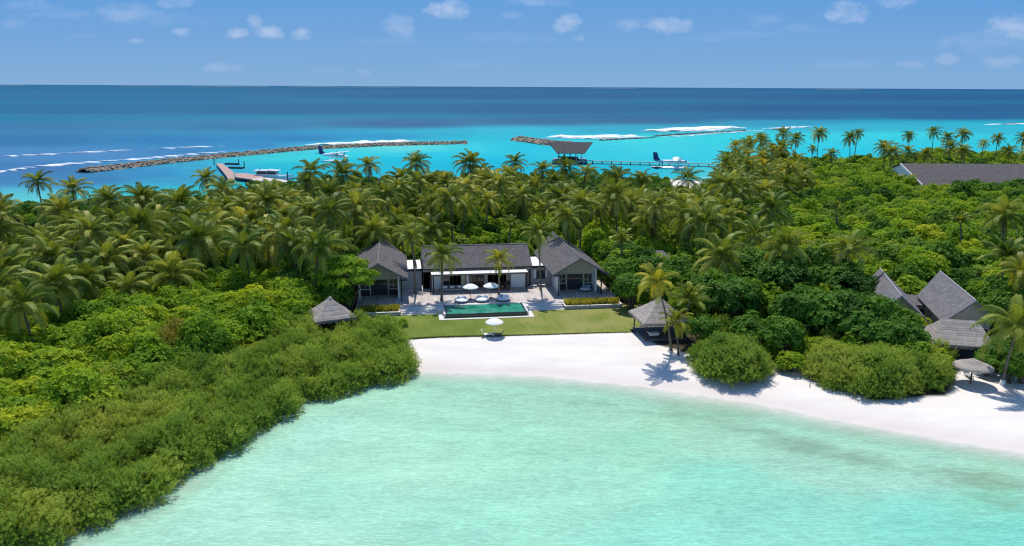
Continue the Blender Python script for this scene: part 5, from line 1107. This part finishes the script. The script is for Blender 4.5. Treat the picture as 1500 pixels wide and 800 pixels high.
def hero_palm(crown_px, base_px, base_z, h, label, group=None, cr=None, scale=1.0, r0=.2, gz_=None, tilt=(0, 0), nuts=True, rz=0.0):
    """base_px on the ground of height base_z; the crown stands h above it"""
    b_ = P(*base_px, base_z); c = P(*crown_px, base_z + h); 
    lean = c - b_
    mx_ = h * .42
    if Vector((lean.x, lean.y)).length > mx_:   # keep the base under the crown, slide it, when the two picks disagree
        l2 = Vector((lean.x, lean.y)).normalized() * mx_; c = Vector((b_.x + l2.x, b_.y + l2.y, c.z)); lean = c - b_
    s = thing('coconut_palm', label, 'palm tree', b_, 0, group); cw, dd, nu = cr or CROWNS[len(PALMPOS) % 7]
    link('trunk', trunk_mesh(lean, r0, r0 * .62, bend=.35), s); k = link('crown', cw, s, lean, rz or rnd.uniform(0, 6.28), (scale,) * 3); k.rotation_euler.x, k.rotation_euler.y = tilt
    if dd: k2 = link('dead_fronds', dd, s, lean, k.rotation_euler.z, (scale,) * 3)
    if nuts: link('coconuts', nu, s, lean, 0, (scale,) * 3)
    PALMPOS.append((c.x, c.y)); return s
def free_palm(crown_px, h, label, group=None, crowns=None, scale=1.0, base_z=1.0, rz=None):
    """a palm set by where its crown stands h metres up"""
    i = len(PALMPOS); c = P(*crown_px, base_z + h); ti = i % 5; rz = rnd.uniform(0, 6.28) if rz is None else rz; tc_ = TOPC[ti]; sz = h / 9.0
    ofs = Matrix.Rotation(rz, 3, 'Z') @ Vector((tc_.x, tc_.y, 0)); base = Vector((c.x - ofs.x, c.y - ofs.y, base_z))
    return place_palm(base, rz, ti, sz, (crowns or CROWNS)[i % len(crowns or CROWNS)], label, group, scale)
def place_palm(base, rz, ti, sz, crown, label, group, scale):
    s = thing('coconut_palm', label, 'palm tree', base, rz, group); tc_ = TOPC[ti]
    link('trunk', TRUNKS[ti], s, sc=(1, 1, sz)); top = (tc_.x, tc_.y, tc_.z * sz); k = link('crown', crown[0], s, top, rnd.uniform(0, 6.28), (scale, scale, scale * rnd.uniform(.88, 1.15))); k.rotation_euler.x, k.rotation_euler.y = rnd.gauss(0, .13), rnd.gauss(0, .13)
    if crown[1]: link('dead_fronds', crown[1], s, top, k.rotation_euler.z, (scale,) * 3)
    link('coconuts', crown[2], s, top, 0, (scale,) * 3)
    w_ = Matrix.Rotation(rz, 3, 'Z') @ Vector(top) + Vector(base); PALMPOS.append((w_.x, w_.y)); return s
# terrace palms and beach palms
hero_palm((603, 347), (609, 430), 1.6, 9.6, 'tall palm between the left gabled pavilion and the long central roof', r0=.17, scale=.70)
hero_palm((648, 375), (647, 441), 1.6, 6.9, 'palm on the terrace at the back left corner of the pool', scale=.80, r0=.19)
hero_palm((731, 381), (731, 433), 1.6, 5.9, 'short palm behind the right daybed with yellowing lower fronds', cr=(YELLOW[0][0], YELLOW[0][1], CROWNS[0][2]), scale=.72, r0=.17)
hero_palm((788, 341), (792, 424), 1.6, 9.9, 'tall palm beside the wing window left of the right pavilion', scale=.63, r0=.15)
hero_palm((962, 413), (983, 512), .95, 9.4, 'tall leaning beach palm with yellow fronds in front of the thatched hut', scale=.85, r0=.16, cr=(YELLOW[1][0], YELLOW[1][1], YELLOW[1][2]))
hero_palm((990, 471), (993.5, 519), .95, 3.9, 'small young palm on the sand right of the leaning beach palm', cr=(YELLOW[1][0], None, YOUNG[0][2]), scale=.66, r0=.12, nuts=False)
hero_palm((957, 312), (957, 384), 1.0, 11.2, 'tall palm with long bare trunk behind the small grey roof', r0=.17, scale=.82)
hero_palm((1490, 480), (1468, 563), 1.0, 7.2, 'leaning palm with yellow coconuts at the right edge of the beach', cr=(CROWNS[2][0], None, YELLOW[0][2]), r0=.15)
hero_palm((1010, 440), (1002, 492), 1.0, 5.2, 'low feathery palm between the thatched hut and the dark trees', cr=YOUNG[1], scale=.95, nuts=False)
hero_palm((45, 437), (60, 480), 1.0, 4.6, 'young wide palm at the left edge above the bright shrubs', cr=(CROWNS[4][0], None, CROWNS[4][2]), scale=1.05)
hero_palm((155, 383), (157, 452), 1.0, 7.5, 'palm with bare trunk showing above the bright shrubs on the left', r0=.16)
for (x, y, h, lab, sc_, yl) in [
    (55, 266, 13, 'leftmost palm standing alone above the grove against the lagoon', .9, 0), (107, 278, 12, 'second palm from the left rising against the lagoon', .95, 0),
    (302, 262, 11, 'palm top left of the pink dock', .85, 0), (455, 252, 13.5, 'tall palm top hiding the lagoon below the left seaplane', 1.05, 0), (541, 243, 12.5, 'palm top rising right of the left seaplane', .85, 0), (610, 240, 13, 'palm top in the middle of the skyline left of the twin tops', .95, 0),
    (688, 240, 13, 'left of the twin palm tops at the middle of the skyline', 1, 0), (754, 238, 13, 'right of the twin palm tops at the middle of the skyline', .9, 0), (795, 250, 12, 'palm top left of the jetty pavilion', .85, 0), (829, 247, 12, 'palm top just below the jetty pavilion', .85, 0), (858, 252, 12, 'palm top below the right end of the jetty pavilion', .85, 0),
    (904, 262, 12, 'palm top below the middle of the long walkway', 1, 0), (941, 264, 11.5, 'palm top left of the right seaplane', .85, 0),
    (1077, 215, 12, 'yellow palm at the left end of the far shore cluster', .95, 1), (1098, 208, 12, 'yellow bushy palm in the far shore cluster', .9, 1), (1115, 203, 13, 'dry-topped palm in the far shore cluster', .85, 0), (1131, 218, 10, 'lower yellow palm in the far shore cluster', .85, 1),
    (1147, 196, 14.5, 'tallest palm of the far shore cluster', 1, 0), (1166, 205, 13.5, 'slim palm right of the tallest one on the far shore', .9, 0), (1170, 236, 6, 'short orange-yellow palm under the far shore palms', .8, 1), (1200, 196, 13.5, 'lone tall palm with clear trunk against the lagoon', .95, 0), (1190, 218, 9, 'small palm left of the lone tall one', .6, 0),
    (1218, 226, 9, 'low palm top right of the lone tall one', .8, 0), (1245, 203, 13, 'left of the slim palm pair against the lagoon', .85, 0), (1257, 196, 14, 'right of the slim palm pair against the lagoon', .8, 0),
    (1296, 218, 12, 'left palm of the pair beside the big hall roof', 1.0, 0), (1308, 224, 11, 'right palm of the pair beside the big hall roof', .95, 0), (1331, 199, 12, 'small-crowned palm above the left end of the hall roof', .75, 0), (1330, 222, 10, 'broad palm behind the left end of the hall roof', .9, 0),
    (1368, 194, 13.5, 'tall palm behind the hall roof left of the thick clump', .85, 0), (1356, 226, 9, 'low palm behind the hall ridge', .8, 0), (1388, 202, 13, 'dense palm behind the hall ridge', .9, 0), (1392, 216, 11, 'lower dense palm behind the hall ridge', .95, 0), (1411, 197, 14, 'tall palm right of the thick clump behind the hall', .9, 0), (1410, 222, 10, 'short palm right of the thick clump behind the hall', .85, 0),
    (1441, 211, 11, 'small lone palm behind the hall roof', .65, 0), (1462, 203, 13, 'slim palm right of the small lone one', .75, 0), (1500, 203, 12, 'palm cut by the right edge of the view behind the hall', .9, 0), (1478, 222, 9, 'low palm behind the right part of the hall roof', .9, 0), (1504, 224, 9, 'low palm at the right edge behind the hall roof', .9, 0)]:
    free_palm((x, y), h, lab, None, YELLOW if yl else None, sc_)
for (x, y, h, lab, sc_, cr_) in [
    (1033, 328, 11, 'drooping palm right of the long-trunked palm', 1.05, CROWNS), (1056, 378, 8, 'palm with bowed fronds above the low feathery palm', 1, CROWNS), (1000, 300, 10.5, 'palm above the drooping palm at the grove edge', 1, CROWNS), (1130, 308, 11, 'palm with spiky top in the middle of the right shrubs', 1.1, CROWNS), (1150, 364, 9.5, 'palm with pale arching fronds right of the middle', 1.05, CROWNS),
    (1243, 365, 9.5, 'palm with yellowed fronds above the left neighbouring roof', 1.1, CROWNS), (1224, 302, 8, 'small dark palm tip poking from the right shrubs', .55, YOUNG), (1470, 316, 10, 'palm near the right edge below the hall roof', 1.1, CROWNS), (1407, 325, 8, 'small pale palm poking from the shrubs right of centre', .7, YOUNG), (1105, 345, 9, 'palm half sunk in shrubs left of the pale arching palm', .95, CROWNS),
    (1475, 378, 8, 'large pale young palm at the right edge above the shrubs', 1.15, YOUNG), (1500, 400, 8, 'yellowing palm cut by the right edge above the shrubs', 1.0, YELLOW), (910, 352, 8, 'pale feathery palm behind the right pavilion', .8, YOUNG), (830, 318, 10, 'palm behind the ridge of the right pavilion', .95, CROWNS), (852, 300, 11, 'palm above the ridge of the right pavilion', .95, CROWNS), (748, 328, 8, 'small pale palm in the shrubs behind the long roof', .7, YOUNG),
    (660, 292, 11, 'full palm standing out above the shrubs behind the left roof', 1.1, CROWNS), (600, 345, 9, 'palm right behind the left wing', .8, YOUNG), (900, 290, 11.5, 'full palm right of the ridge palms', 1.1, CROWNS), (482, 310, 11.5, 'full palm left of the left pavilion roof', 1.15, CROWNS), (419, 340, 10, 'palm with hanging fronds above the bright shrubs', 1.15, CROWNS), (290, 352, 9.5, 'broad palm above the bright shrubs left of centre', 1.2, CROWNS), (205, 332, 10, 'palm in the middle of the left grove', 1.1, CROWNS), (75, 380, 8.5, 'palm with dark core at the left grove edge', 1.1, CROWNS), (8, 395, 8, 'palm cut by the left edge of the view', 1.1, CROWNS)]:
    free_palm((x, y), h, lab, None, cr_, sc_)
# the groves: look-alike palms fill these areas (outlines in the photograph, taken at crown height)
def avoid_building(x, y, pad):
    u_, v_ = touv(x, y); return (u_ > -20 - pad) & (u_ < 21 + pad) & (v_ > -12) & (v_ < 23 + pad)
def fill(poly_px, z, spacing, n_try, seed, exist, bounds, extra=None, jitter=1):
    rs = np.random.RandomState(seed); out = []; cell = {}
    def near(x, y, r_):
        i, j = int(x // 6), int(y // 6)
        for a in range(i - 1, i + 2):
            for b_ in range(j - 1, j + 2):
                for (qx, qy, qr) in cell.get((a, b_), ()):
                    if (qx - x) ** 2 + (qy - y) ** 2 < (r_ * .5 + qr * .5) ** 2: return True
        return False
    for (x, y) in exist: cell.setdefault((int(x // 6), int(y // 6)), []).append((x, y, spacing))
    X = rs.uniform(bounds[0], bounds[1], n_try); Y = rs.uniform(bounds[2], bounds[3], n_try); px, py = Q(X, Y, np.full(n_try, float(z))); ok = np.zeros(n_try, bool)
    for pl in (poly_px if isinstance(poly_px[0][0], (tuple, list)) else [poly_px]): ok |= inpoly(px, py, pl)
    if extra is not None: ok &= extra(X, Y)
    for x, y, k in zip(X, Y, ok):
        if k and not near(x, y, spacing): cell.setdefault((int(x // 6), int(y // 6)), []).append((x, y, spacing)); out.append((x, y))
    return out
land = lambda X, Y: sdist(X, Y) > 2.0
nobld = lambda X, Y: land(X, Y) & ~avoid_building(X, Y, 3)
G1 = [(-40, 308), (60, 302), (150, 302), (230, 292), (330, 282), (420, 272), (470, 262), (560, 258), (620, 254), (720, 252), (800, 258), (880, 270), (950, 276), (1040, 262), (1090, 275), (1070, 305), (1000, 325), (940, 310), (900, 312), (870, 296), (800, 300), (740, 292), (700, 300), (640, 310), (600, 318), (545, 330), (520, 365), (470, 368), (430, 370), (330, 372), (230, 376), (170, 390), (100, 418), (30, 440), (-40, 448)]
G1B = [(1055, 232), (1078, 215), (1130, 212), (1182, 238), (1190, 255), (1120, 272), (1060, 268)]; G1C = [(1288, 226), (1345, 214), (1420, 212), (1505, 219), (1505, 236), (1320, 238)]
pts = fill([G1, G1B], 10.3, 5.7, 90000, 4, PALMPOS, (-120, 240, 70, 370), lambda X, Y: nobld(X, Y) & ~((X > 124) & (Y > 241) & (Y < 289)))
pts.sort(key=lambda q: q[1] + (rnd.random() * 60))
zones = [(lambda x, y: Q(x, y, 10.)[0] < 330, 'coconut palm in the dense grove on the left above the bright shrubs', 'palms of the left grove'), (lambda x, y: Q(x, y, 10.)[0] < 640, 'coconut palm in the dense grove behind the left gabled pavilion', 'palms behind the left pavilion'),
         (lambda x, y: Q(x, y, 10.)[0] < 900, 'coconut palm in the dense grove between the long roof and the lagoon', 'palms behind the central house'), (lambda x, y: y > 250 and x > 80, 'coconut palm in the clumps along the far shore on the right', 'palms along the far right shore'), (lambda x, y: True, 'coconut palm in the grove right of the villa towards the far shore', 'palms right of the villa')]
NPALM = 296 - len(PALMPOS)
REST = pts[NPALM:]
for (x, y) in pts[:NPALM]:
    z_ = next(z_ for z_ in zones if z_[0](x, y)); cset = YOUNG if rnd.random() < .08 else (YELLOW if rnd.random() < (.18 if x > 60 and y > 230 else .012) else CROWNS); i = rnd.randrange(1000)
    place_palm((x, y, .95), rnd.uniform(0, 6.28), i % 5, rnd.choice([rnd.uniform(.62, .9), rnd.uniform(.8, 1.1), rnd.uniform(1.0, 1.3)]) * (.82 if y > 215 else 1), cset[i % len(cset)], z_[1], z_[2], rnd.uniform(.78, 1.14))
print('palms', len(PALMPOS), 'fill', len(pts))
# wrap on the trunk foot of the leaning right palm
p = P(1468, 563, 1.0); o = MB(); o.lathe([(.26, 0), (.25, .55), (.2, .56)], 10); o = o.build('trunk_wrap', 'white_paint', loc=(p.x, p.y, .98)); tag(o, 'white box round the foot of the leaning palm at the right', 'planter box')

# ---- shrubs
ALLP = []
def lit_ok(x, y): return sdist(np.array([x]), np.array([y]))[0] > 5.0 and (x - 51.5) ** 2 + (y - 84.2) ** 2 > 12
def shrub(kindset, x, y, s_, label, group, name='shrub', cat='shrub', zs=1.0, z=None):
    i = rnd.randrange(1000); z = gz1(x, y) - .05 if z is None else z
    s = thing(name, label, cat, (x, y, max(z, -.15)), rnd.uniform(0, 6.28), group); cm, sm = kindset[i % len(kindset)]
    link('crown', cm, s); link('stem', sm, s); s.scale = (s_, s_ * rnd.uniform(.9, 1.15), s_ * zs); ALLP.append((x, y)); return s
# olive fine-leaved shrubs along the left shore (outline at the crown height)
A_ = [(-60, 860), (-60, 655), (30, 632), (110, 606), (180, 575), (250, 548), (330, 512), (400, 488), (455, 476), (520, 474), (565, 487), (590, 503), (602, 522), (572, 545), (520, 562), (448, 592), (392, 622), (320, 664), (246, 706), (170, 752), (88, 802), (25, 870)]
pa = fill(A_, 1.9, 1.95, 90000, 8, [], (-60, 0, 40, 110), lambda X, Y: (sdist(X, Y) > -1.4) & ((X + 23.3) ** 2 + (Y - 98.6) ** 2 > 12))
pa.sort(key=lambda q: q[1])
RUST = [(np_copy, sm) for np_copy, sm in [(cm.copy(), sm) for cm, sm in PEMPH[:2]]]
for cm, sm in RUST: cm.materials.clear(); cm.materials.append(MATS['rust_leaf'])
for (x, y) in pa[:290]:
    qx, qy = Q(x, y, 1.5); rust = math.exp(-((qx - 150) / 60) ** 2 - ((qy - 655) / 38) ** 2) > 9
    big = rnd.choice([.85, .95, 1.05, 1.15]) * rnd.uniform(.94, 1.06)
    shrub(RUST if rust else PEMPH, x, y, big, 'rust-tinged fine-leaved shrub in the left shore thicket' if rust else 'olive-green fine-leaved shrub on the left shore of the bay', 'rust-tinged shrubs in the left shore thicket' if rust else 'olive shrubs lining the left shore', zs=rnd.uniform(.85, 1.2))
for i_, (x, y) in enumerate(((258, 512), (246, 522))):
    q_ = P(x, y, 3.0); shrub(RUST, q_.x, q_.y, 1.35, 'orange-brown shrub between the olive and the bright shrubs', 'orange-brown shrubs between olive and bright shrubs', zs=1.35)
print('olive', len(pa))
B_ = [(-60, 640), (30, 622), (110, 594), (180, 563), (250, 535), (330, 500), (400, 476), (455, 464), (470, 455), (440, 432), (400, 408), (330, 402), (240, 420), (180, 446), (100, 470), (40, 478), (-60, 470)]
pb_ = fill(B_, 3.4, 2.75, 40000, 9, [], (-80, 0, 50, 125), lambda X, Y: land(X, Y) & ((X + 23.6) ** 2 + (Y - 99.8) ** 2 > 26))
for (x, y) in pb_[:200]: shrub(BROAD, x, y, rnd.choice([.8, .95, 1.1, 1.3]), 'bright green broad-leaved shrub behind the left shore shrubs', 'bright broad-leaved shrubs on the left', zs=rnd.uniform(.95, 1.3))
print('broad left', len(pb_))
# trees near the villa
def one(kindset, px, z, s_, label, name='broadleaf_tree', cat='tree', group=None, zs=1.0, base=.95):
    p = P(*px, z); return shrub(kindset, p.x, p.y, s_, label, group, name, cat, zs, base)
lt = uv(-19.5, 2.6); shrub(LAYER, lt.x, lt.y, 1.28, 'layered flat-topped tree covering the left side of the left pavilion', None, 'layered_tree', 'tree', 1.0, .95)
for (x, y, s_, lab) in [(455, 402, .95, 'dark tree left of the layered tree above the thatched roof'), (490, 418, .8, 'dark tree right behind the left thatched roof'), (432, 385, .9, 'dark tree at the edge of the palm grove left of the villa'), (500, 372, .9, 'dark tree behind the layered tree')]: one(DARK, (x, y), 5.5, s_, lab)
for (a_, b_, s_, lab) in [(-23.5, 6.5, .95, 'dark tree left behind the layered tree'), (-25.5, 1.0, .75, 'dark tree between the left thatched hut and the layered tree'), (-27.5, 6, .95, 'dark tree above the bright shrubs left of the layered tree')]: q_ = uv(a_, b_); shrub(DARK, q_.x, q_.y, s_, lab, None, 'broadleaf_tree', 'tree', 1, .95)
shr = [(1288, 478, 1.2, 'dark tree in front of the left neighbouring gable'), (1318, 492, .95, 'dark tree before the gap between the neighbouring houses'), (905, 395, .95, 'tree right of the right pavilion gable'), (925, 415, .9, 'tree between the right pavilion and the thatched hut'), (912, 372, .95, 'tree behind the eave corner of the right pavilion'), (950, 395, .95, 'dark tree behind the thatched hut'), (1000, 400, 1.0, 'dark tree right behind the thatched hut'),
       (1040, 430, 1.15, 'dark tree above the round olive bush'), (1075, 440, 1.2, 'dark tree right above the round olive bush'), (1100, 470, .8, 'dark tree beside the round olive bush'), (1030, 465, .7, 'small dark tree right of the little beach palm'), (1150, 425, 1.4, 'big dark tree above the sandy gap'), (1195, 415, 1.5, 'largest dark tree left of the neighbouring villa'), (1240, 430, 1.3, 'dark tree in front of the left neighbouring roof'), (1180, 460, 1.25, 'dark tree over the left part of the wide olive bush'), (1145, 480, .85, 'dark tree behind the sandy gap'), (1230, 468, 1.2, 'dark tree over the middle of the wide olive bush'), (1275, 450, .95, 'dark tree below the left neighbouring gable'), (1110, 405, 1.3, 'dark tree left of the big dark trees')]
for (x, y, s_, lab) in shr: one(DARK, (x, y), 5.0, s_, lab)
for (x, y, s_, lab) in [(1455, 470, .8, 'dark tree right of the wide thatched roof'), (1490, 500, .8, 'dark tree at the right edge behind the leaning palm'), (1462, 515, .6, 'low dark tree right of the thatched umbrella'), (1500, 530, .6, 'low dark tree at the right edge of the beach'), (1480, 440, .95, 'dark tree at the right edge above the thatched roof'), (1448, 530, .42, 'small dark bush right behind the umbrella'), (1482, 540, .42, 'small dark bush beside the white trunk box')]: one(DARK, (x, y), 4.5 * s_ + .8, s_, lab)
for (x, y, s_, lab) in [(1340, 452, .62, 'bright shrub between the two neighbouring houses'), (1283, 452, 1.4, 'tallest bright shrub in front of the left neighbouring house'), (1312, 462, 1.15, 'bright shrub at the gable foot of the left neighbouring house'), (1335, 505, 1.15, 'tall bright shrub topping the wide olive bush by the thatched roof'), (1368, 522, .8, 'bright shrub between wide olive bush and thatched roof'), (1455, 468, 1.1, 'bright shrub covering the right end of the right neighbouring roof'), (1350, 470, .7, 'bright shrub in the gap between the neighbouring houses'), (1322, 468, .7, 'bright shrub right under the left neighbouring gable'), (1300, 462, .95, 'tall bright shrub hiding the left neighbouring wall'), (1300, 478, .95, 'bright shrub below the left neighbouring house'), (1335, 490, .9, 'bright shrub left of the wide thatched roof'), (1290, 510, .9, 'bright shrub at the top of the wide olive bush'), (1250, 500, .9, 'bright shrub behind the wide olive bush'), (1365, 515, .7, 'bright shrub at the foot of the wide thatched roof'), (1375, 535, .55, 'small bright shrub left of the umbrella'), (1160, 520, .6, 'low bright shrub right of the sandy gap'), (1125, 505, .6, 'low bright shrub behind the round olive bush'), (1095, 490, .7, 'bright shrub above the round olive bush'), (1190, 500, .8, 'bright shrub between dark trees and wide olive bush'), (1146, 533, .3, 'tiny bright bush in the sandy gap'), (590, 470, .3, 'low green clump at the left end of the lawn'), (560, 466, .32, 'low green clump on the lawn by the left thatched roof'),
                        (1420, 440, .5, 'bright shrub by the wall of the right neighbouring house'), (1440, 420, .9, 'bright shrub right of the neighbouring roof'), (1462, 400, 1.0, 'bright shrub above the right neighbouring roof'), (1445, 492, .6, 'bright shrub leaning over the wide thatched roof'), (1380, 448, .45, 'small bush at the corner of the right neighbouring roof')]: one(BROAD, (x, y), 3.4 * s_ + .8, s_, lab, 'shrub', 'shrub')
p = P(1076, 540, 1.6); shrub(BIGOL, p.x, p.y + 1.2, 1.0, 'big round olive bush alone on the sand below the dark trees', None, 'olive_bush', 'bush', 1.0, .8)
for (x, y, s_, lab) in [(1235, 545, 1.0, 'left part of the wide olive bush on the right beach'), (1290, 555, 1.1, 'middle part of the wide olive bush, reaching farthest onto the sand'), (1345, 548, 1.02, 'right part of the wide olive bush next to the umbrella'), (1300, 525, 1.1, 'upper part of the wide olive bush under the bright shrubs'), (1200, 522, .7, 'small left end of the wide olive bush')]:
    p = P(x, y, 1.8); shrub(BIGOL, p.x, p.y + .8, s_ * .95, lab, None, 'olive_bush', 'bush', .95, .85)

rr_ = random.Random(21)
for (cx_, cy_, rx_, ry_, n_, lab, grp) in ((1074, 524, 52, 32, 12, 'small olive shrub at the ragged edge of the round olive bush', 'small shrubs round the round olive bush'), (1290, 538, 104, 38, 20, 'small olive shrub at the ragged edge of the wide olive bush', 'small shrubs round the wide olive bush')):
    for k in range(n_):
        th = 2 * math.pi * k / n_ + rr_.uniform(-.15, .15); q_ = P(cx_ + rx_ * math.cos(th) * rr_.uniform(.8, .98), cy_ + ry_ * math.sin(th) * rr_.uniform(.78, .95), 1.2)
        if lit_ok(q_.x, q_.y): shrub(PEMPH, q_.x, q_.y, rr_.uniform(.55, .95), lab, grp, zs=rr_.uniform(.9, 1.5))
# ---- the massed canopy: geometry nodes scatter on points, one object each
def mass(name, pts, kindset, smin, smax, label, seed, z0=.6):
    rs = np.random.RandomState(seed); n_ = len(pts); V = np.array([(x, y, z0) for x, y in pts]); me = bpy.data.meshes.new(name); me.vertices.add(n_); me.vertices.foreach_set('co', V.astype(np.float32).ravel())
    sc_ = rs.uniform(smin, smax, n_) * (1 + .12 * np.sin(V[:, 0] * .11) * np.cos(V[:, 1] * .09)); zz = sc_ * rs.uniform(.85, 1.25, n_)
    for nm, arr in (('s', sc_), ('sz', zz), ('r', rs.uniform(0, 6.28, n_))): a = me.attributes.new(nm, 'FLOAT', 'POINT'); a.data.foreach_set('value', arr.astype(np.float32))
    a = me.attributes.new('idx', 'INT', 'POINT'); a.data.foreach_set('value', rs.randint(0, len(kindset), n_).astype(np.int32))
    o = bpy.data.objects.new(name, me); C.objects.link(o); tag(o, label, kind='stuff')
    src = bpy.data.collections.new(name + '_kinds')
    for i, (cm, sm) in enumerate(kindset): q = bpy.data.objects.new(f'{name}_kind{i:02d}', cm); src.objects.link(q)
    ng = bpy.data.node_groups.new(name, 'GeometryNodeTree'); ng.interface.new_socket('Geometry', in_out='INPUT', socket_type='NodeSocketGeometry'); ng.interface.new_socket('Geometry', in_out='OUTPUT', socket_type='NodeSocketGeometry')
    gi = ng.nodes.new('NodeGroupInput'); go = ng.nodes.new('NodeGroupOutput'); ip = ng.nodes.new('GeometryNodeInstanceOnPoints'); ci = ng.nodes.new('GeometryNodeCollectionInfo'); ci.inputs[0].default_value = src; ci.inputs['Separate Children'].default_value = True; ci.inputs['Reset Children'].default_value = True
    def na(nm, ty='FLOAT'): q = ng.nodes.new('GeometryNodeInputNamedAttribute'); q.data_type = ty; q.inputs[0].default_value = nm; return q.outputs[0]
    m2p = ng.nodes.new('GeometryNodeMeshToPoints'); ng.links.new(gi.outputs[0], m2p.inputs[0]); ng.links.new(m2p.outputs[0], ip.inputs['Points']); ng.links.new(ci.outputs[0], ip.inputs['Instance']); ip.inputs['Pick Instance'].default_value = True; ng.links.new(na('idx', 'INT'), ip.inputs['Instance Index'])
    cr_ = ng.nodes.new('ShaderNodeCombineXYZ'); ng.links.new(na('r'), cr_.inputs[2]); ng.links.new(cr_.outputs[0], ip.inputs['Rotation'])
    cs = ng.nodes.new('ShaderNodeCombineXYZ'); sa = na('s'); ng.links.new(sa, cs.inputs[0]); ng.links.new(sa, cs.inputs[1]); ng.links.new(na('sz'), cs.inputs[2]); ng.links.new(cs.outputs[0], ip.inputs['Scale']); ng.links.new(ip.outputs[0], go.inputs[0])
    md = o.modifiers.new('scatter', 'NODES'); md.node_group = ng; return o
def lite(kind, matn, seed, R0=3.0, Hh=4.6, k=1.0):
    return plant(seed, kind, R0, Hh, matn, 24, 1.05, int(26 * k), 6, .40, .125, 1.0, .5, zbase=.3)
LITE_B = [lite('canopy', 'broad_leaf', 900 + i) for i in range(5)]
LITE_D = [lite('canopy', 'dark_leaf', 950 + i, 3.0, 5.0) for i in range(3)]
LITE_O = [lite('canopy', 'olive_leaf', 970 + i, 2.7, 4.2) for i in range(2)]
# houses and huts keep clear ground
keep = [(52.0, 99.5, 9), (60, 104, 8), (53.3, 91.5, 5.5), (51.5, 84.2, 3.5), (19.6, 101.6, 4.5), (-24.1, 102, 3.6), (56, 108, 5), (25.5, 131, 3.0), (98.5, 262, 2.2)]
def keepclear(X, Y):
    ok = land(X, Y) & (pdist(X, Y, open_w) < -1.0) & (pdist(X, Y, back_w) < -1.0)
    for (a, b_, r_) in keep: ok &= (X - a) ** 2 + (Y - b_) ** 2 > r_ * r_
    u_, v_ = touv(X, Y); ok &= ~((u_ > -21.5) & (u_ < 22.6) & (v_ > -12) & (v_ < 26)) & ~((u_ > -21.5) & (u_ < 22.6) & (v_ > 22) & (v_ < 30) & (np.abs(u_) > 10.5))
    return ok & ~((X > 124) & (Y > 241) & (Y < 289))
F1 = [(560, 378), (540, 345), (560, 318), (640, 300), (760, 300), (880, 302), (940, 300), (1000, 300), (1060, 258), (1080, 240), (1150, 236), (1230, 234), (1320, 228), (1500, 224), (1700, 222), (1700, 480), (1560, 500), (1445, 470), (1440, 400), (1400, 378), (1360, 380), (1345, 420), (1310, 400), (1270, 385), (1260, 440), (1100, 440), (1000, 425), (930, 400), (900, 392), (880, 360), (840, 335), (640, 350)]
pf = fill(F1, 4.6, 3.5, 120000, 12, [], (-40, 290, 100, 370), keepclear)
rs_ = np.random.RandomState(5); sel = np.array([noise.noise((x * .045, y * .045, 3.3)) + .25 * rs_.normal() for x, y in pf])
mass('woodland_canopy', [q for q, s_ in zip(pf, sel) if -.28 <= s_ < .42], LITE_B, .8, 1.2, 'bright green broadleaf canopy filling the island behind and right of the villa', 1)
mass('woodland_canopy', [q for q, s_ in zip(pf, sel) if s_ < -.28], LITE_D, .8, 1.25, 'darker trees mixed through the broadleaf canopy', 2)
mass('woodland_canopy', [q for q, s_ in zip(pf, sel) if s_ >= .42], LITE_O, .8, 1.2, 'grey-olive bushes mixed through the broadleaf canopy', 3)
def under(X, Y):
    px, py = Q(X, Y, np.full(X.shape, 4.)); return keepclear(X, Y) & ~inpoly(px, py, F1) & ~inpoly(px, py, A_) & ~inpoly(px, py, B_)
G2 = [(-80, 297), (150, 297), (330, 280), (470, 262), (620, 256), (760, 255), (880, 256), (960, 258), (1050, 268), (1130, 250), (1270, 246), (1500, 240), (1700, 230), (1700, 560), (1100, 480), (900, 420), (560, 420), (520, 440), (440, 440), (300, 440), (100, 520), (-80, 520)]
pg = fill(G2, 3.4, 3.9, 90000, 13, [], (-150, 260, 95, 345), under)
mass('undergrowth', pg[::4], LITE_B, .5, .8, 'leafy undergrowth between the trunks of the palm grove', 4); mass('undergrowth', [q for i, q in enumerate(pg) if i % 4], LITE_D, .5, .85, 'undergrowth below the palm grove, its leaves darkened to deepen the shade', 5)  # second set uses the dark leaf colour to deepen shade below the palms
print('mass', len(pf), len(pg))

def whole_palm(ci, ti):
    me = CROWNS[ci][0]; tr_ = TRUNKS[ti]; n1 = len(me.vertices); V = np.zeros(n1 * 3, np.float32); me.vertices.foreach_get('co', V); V = V.reshape(-1, 3) + np.array(TOPC[ti])
    tv = np.zeros(len(tr_.vertices) * 3, np.float32); tr_.vertices.foreach_get('co', tv); tv = tv.reshape(-1, 3); nq = len(me.polygons)
    f1 = np.arange(n1).reshape(-1, 4); f2 = np.array([tuple(p.vertices) for p in tr_.polygons if len(p.vertices) == 4]) + n1; T = np.zeros(nq, np.float32); me.attributes['tint'].data.foreach_get('value', T)
    out = np_mesh('palm_kind', np.concatenate([V, tv]), np.concatenate([f1, f2]), ['palm_leaf', 'palm_trunk'], np.concatenate([T, np.zeros(len(f2))]))
    out.polygons.foreach_set('material_index', np.concatenate([np.zeros(len(f1), np.int32), np.ones(len(f2), np.int32)])); return out, None
if REST: mass('palm_grove', REST, [whole_palm(i, i % 5) for i in range(5)], .62, .95, 'farther coconut palms closing the grove towards the lagoon', 8, .95)
print('palms rest', len(REST))
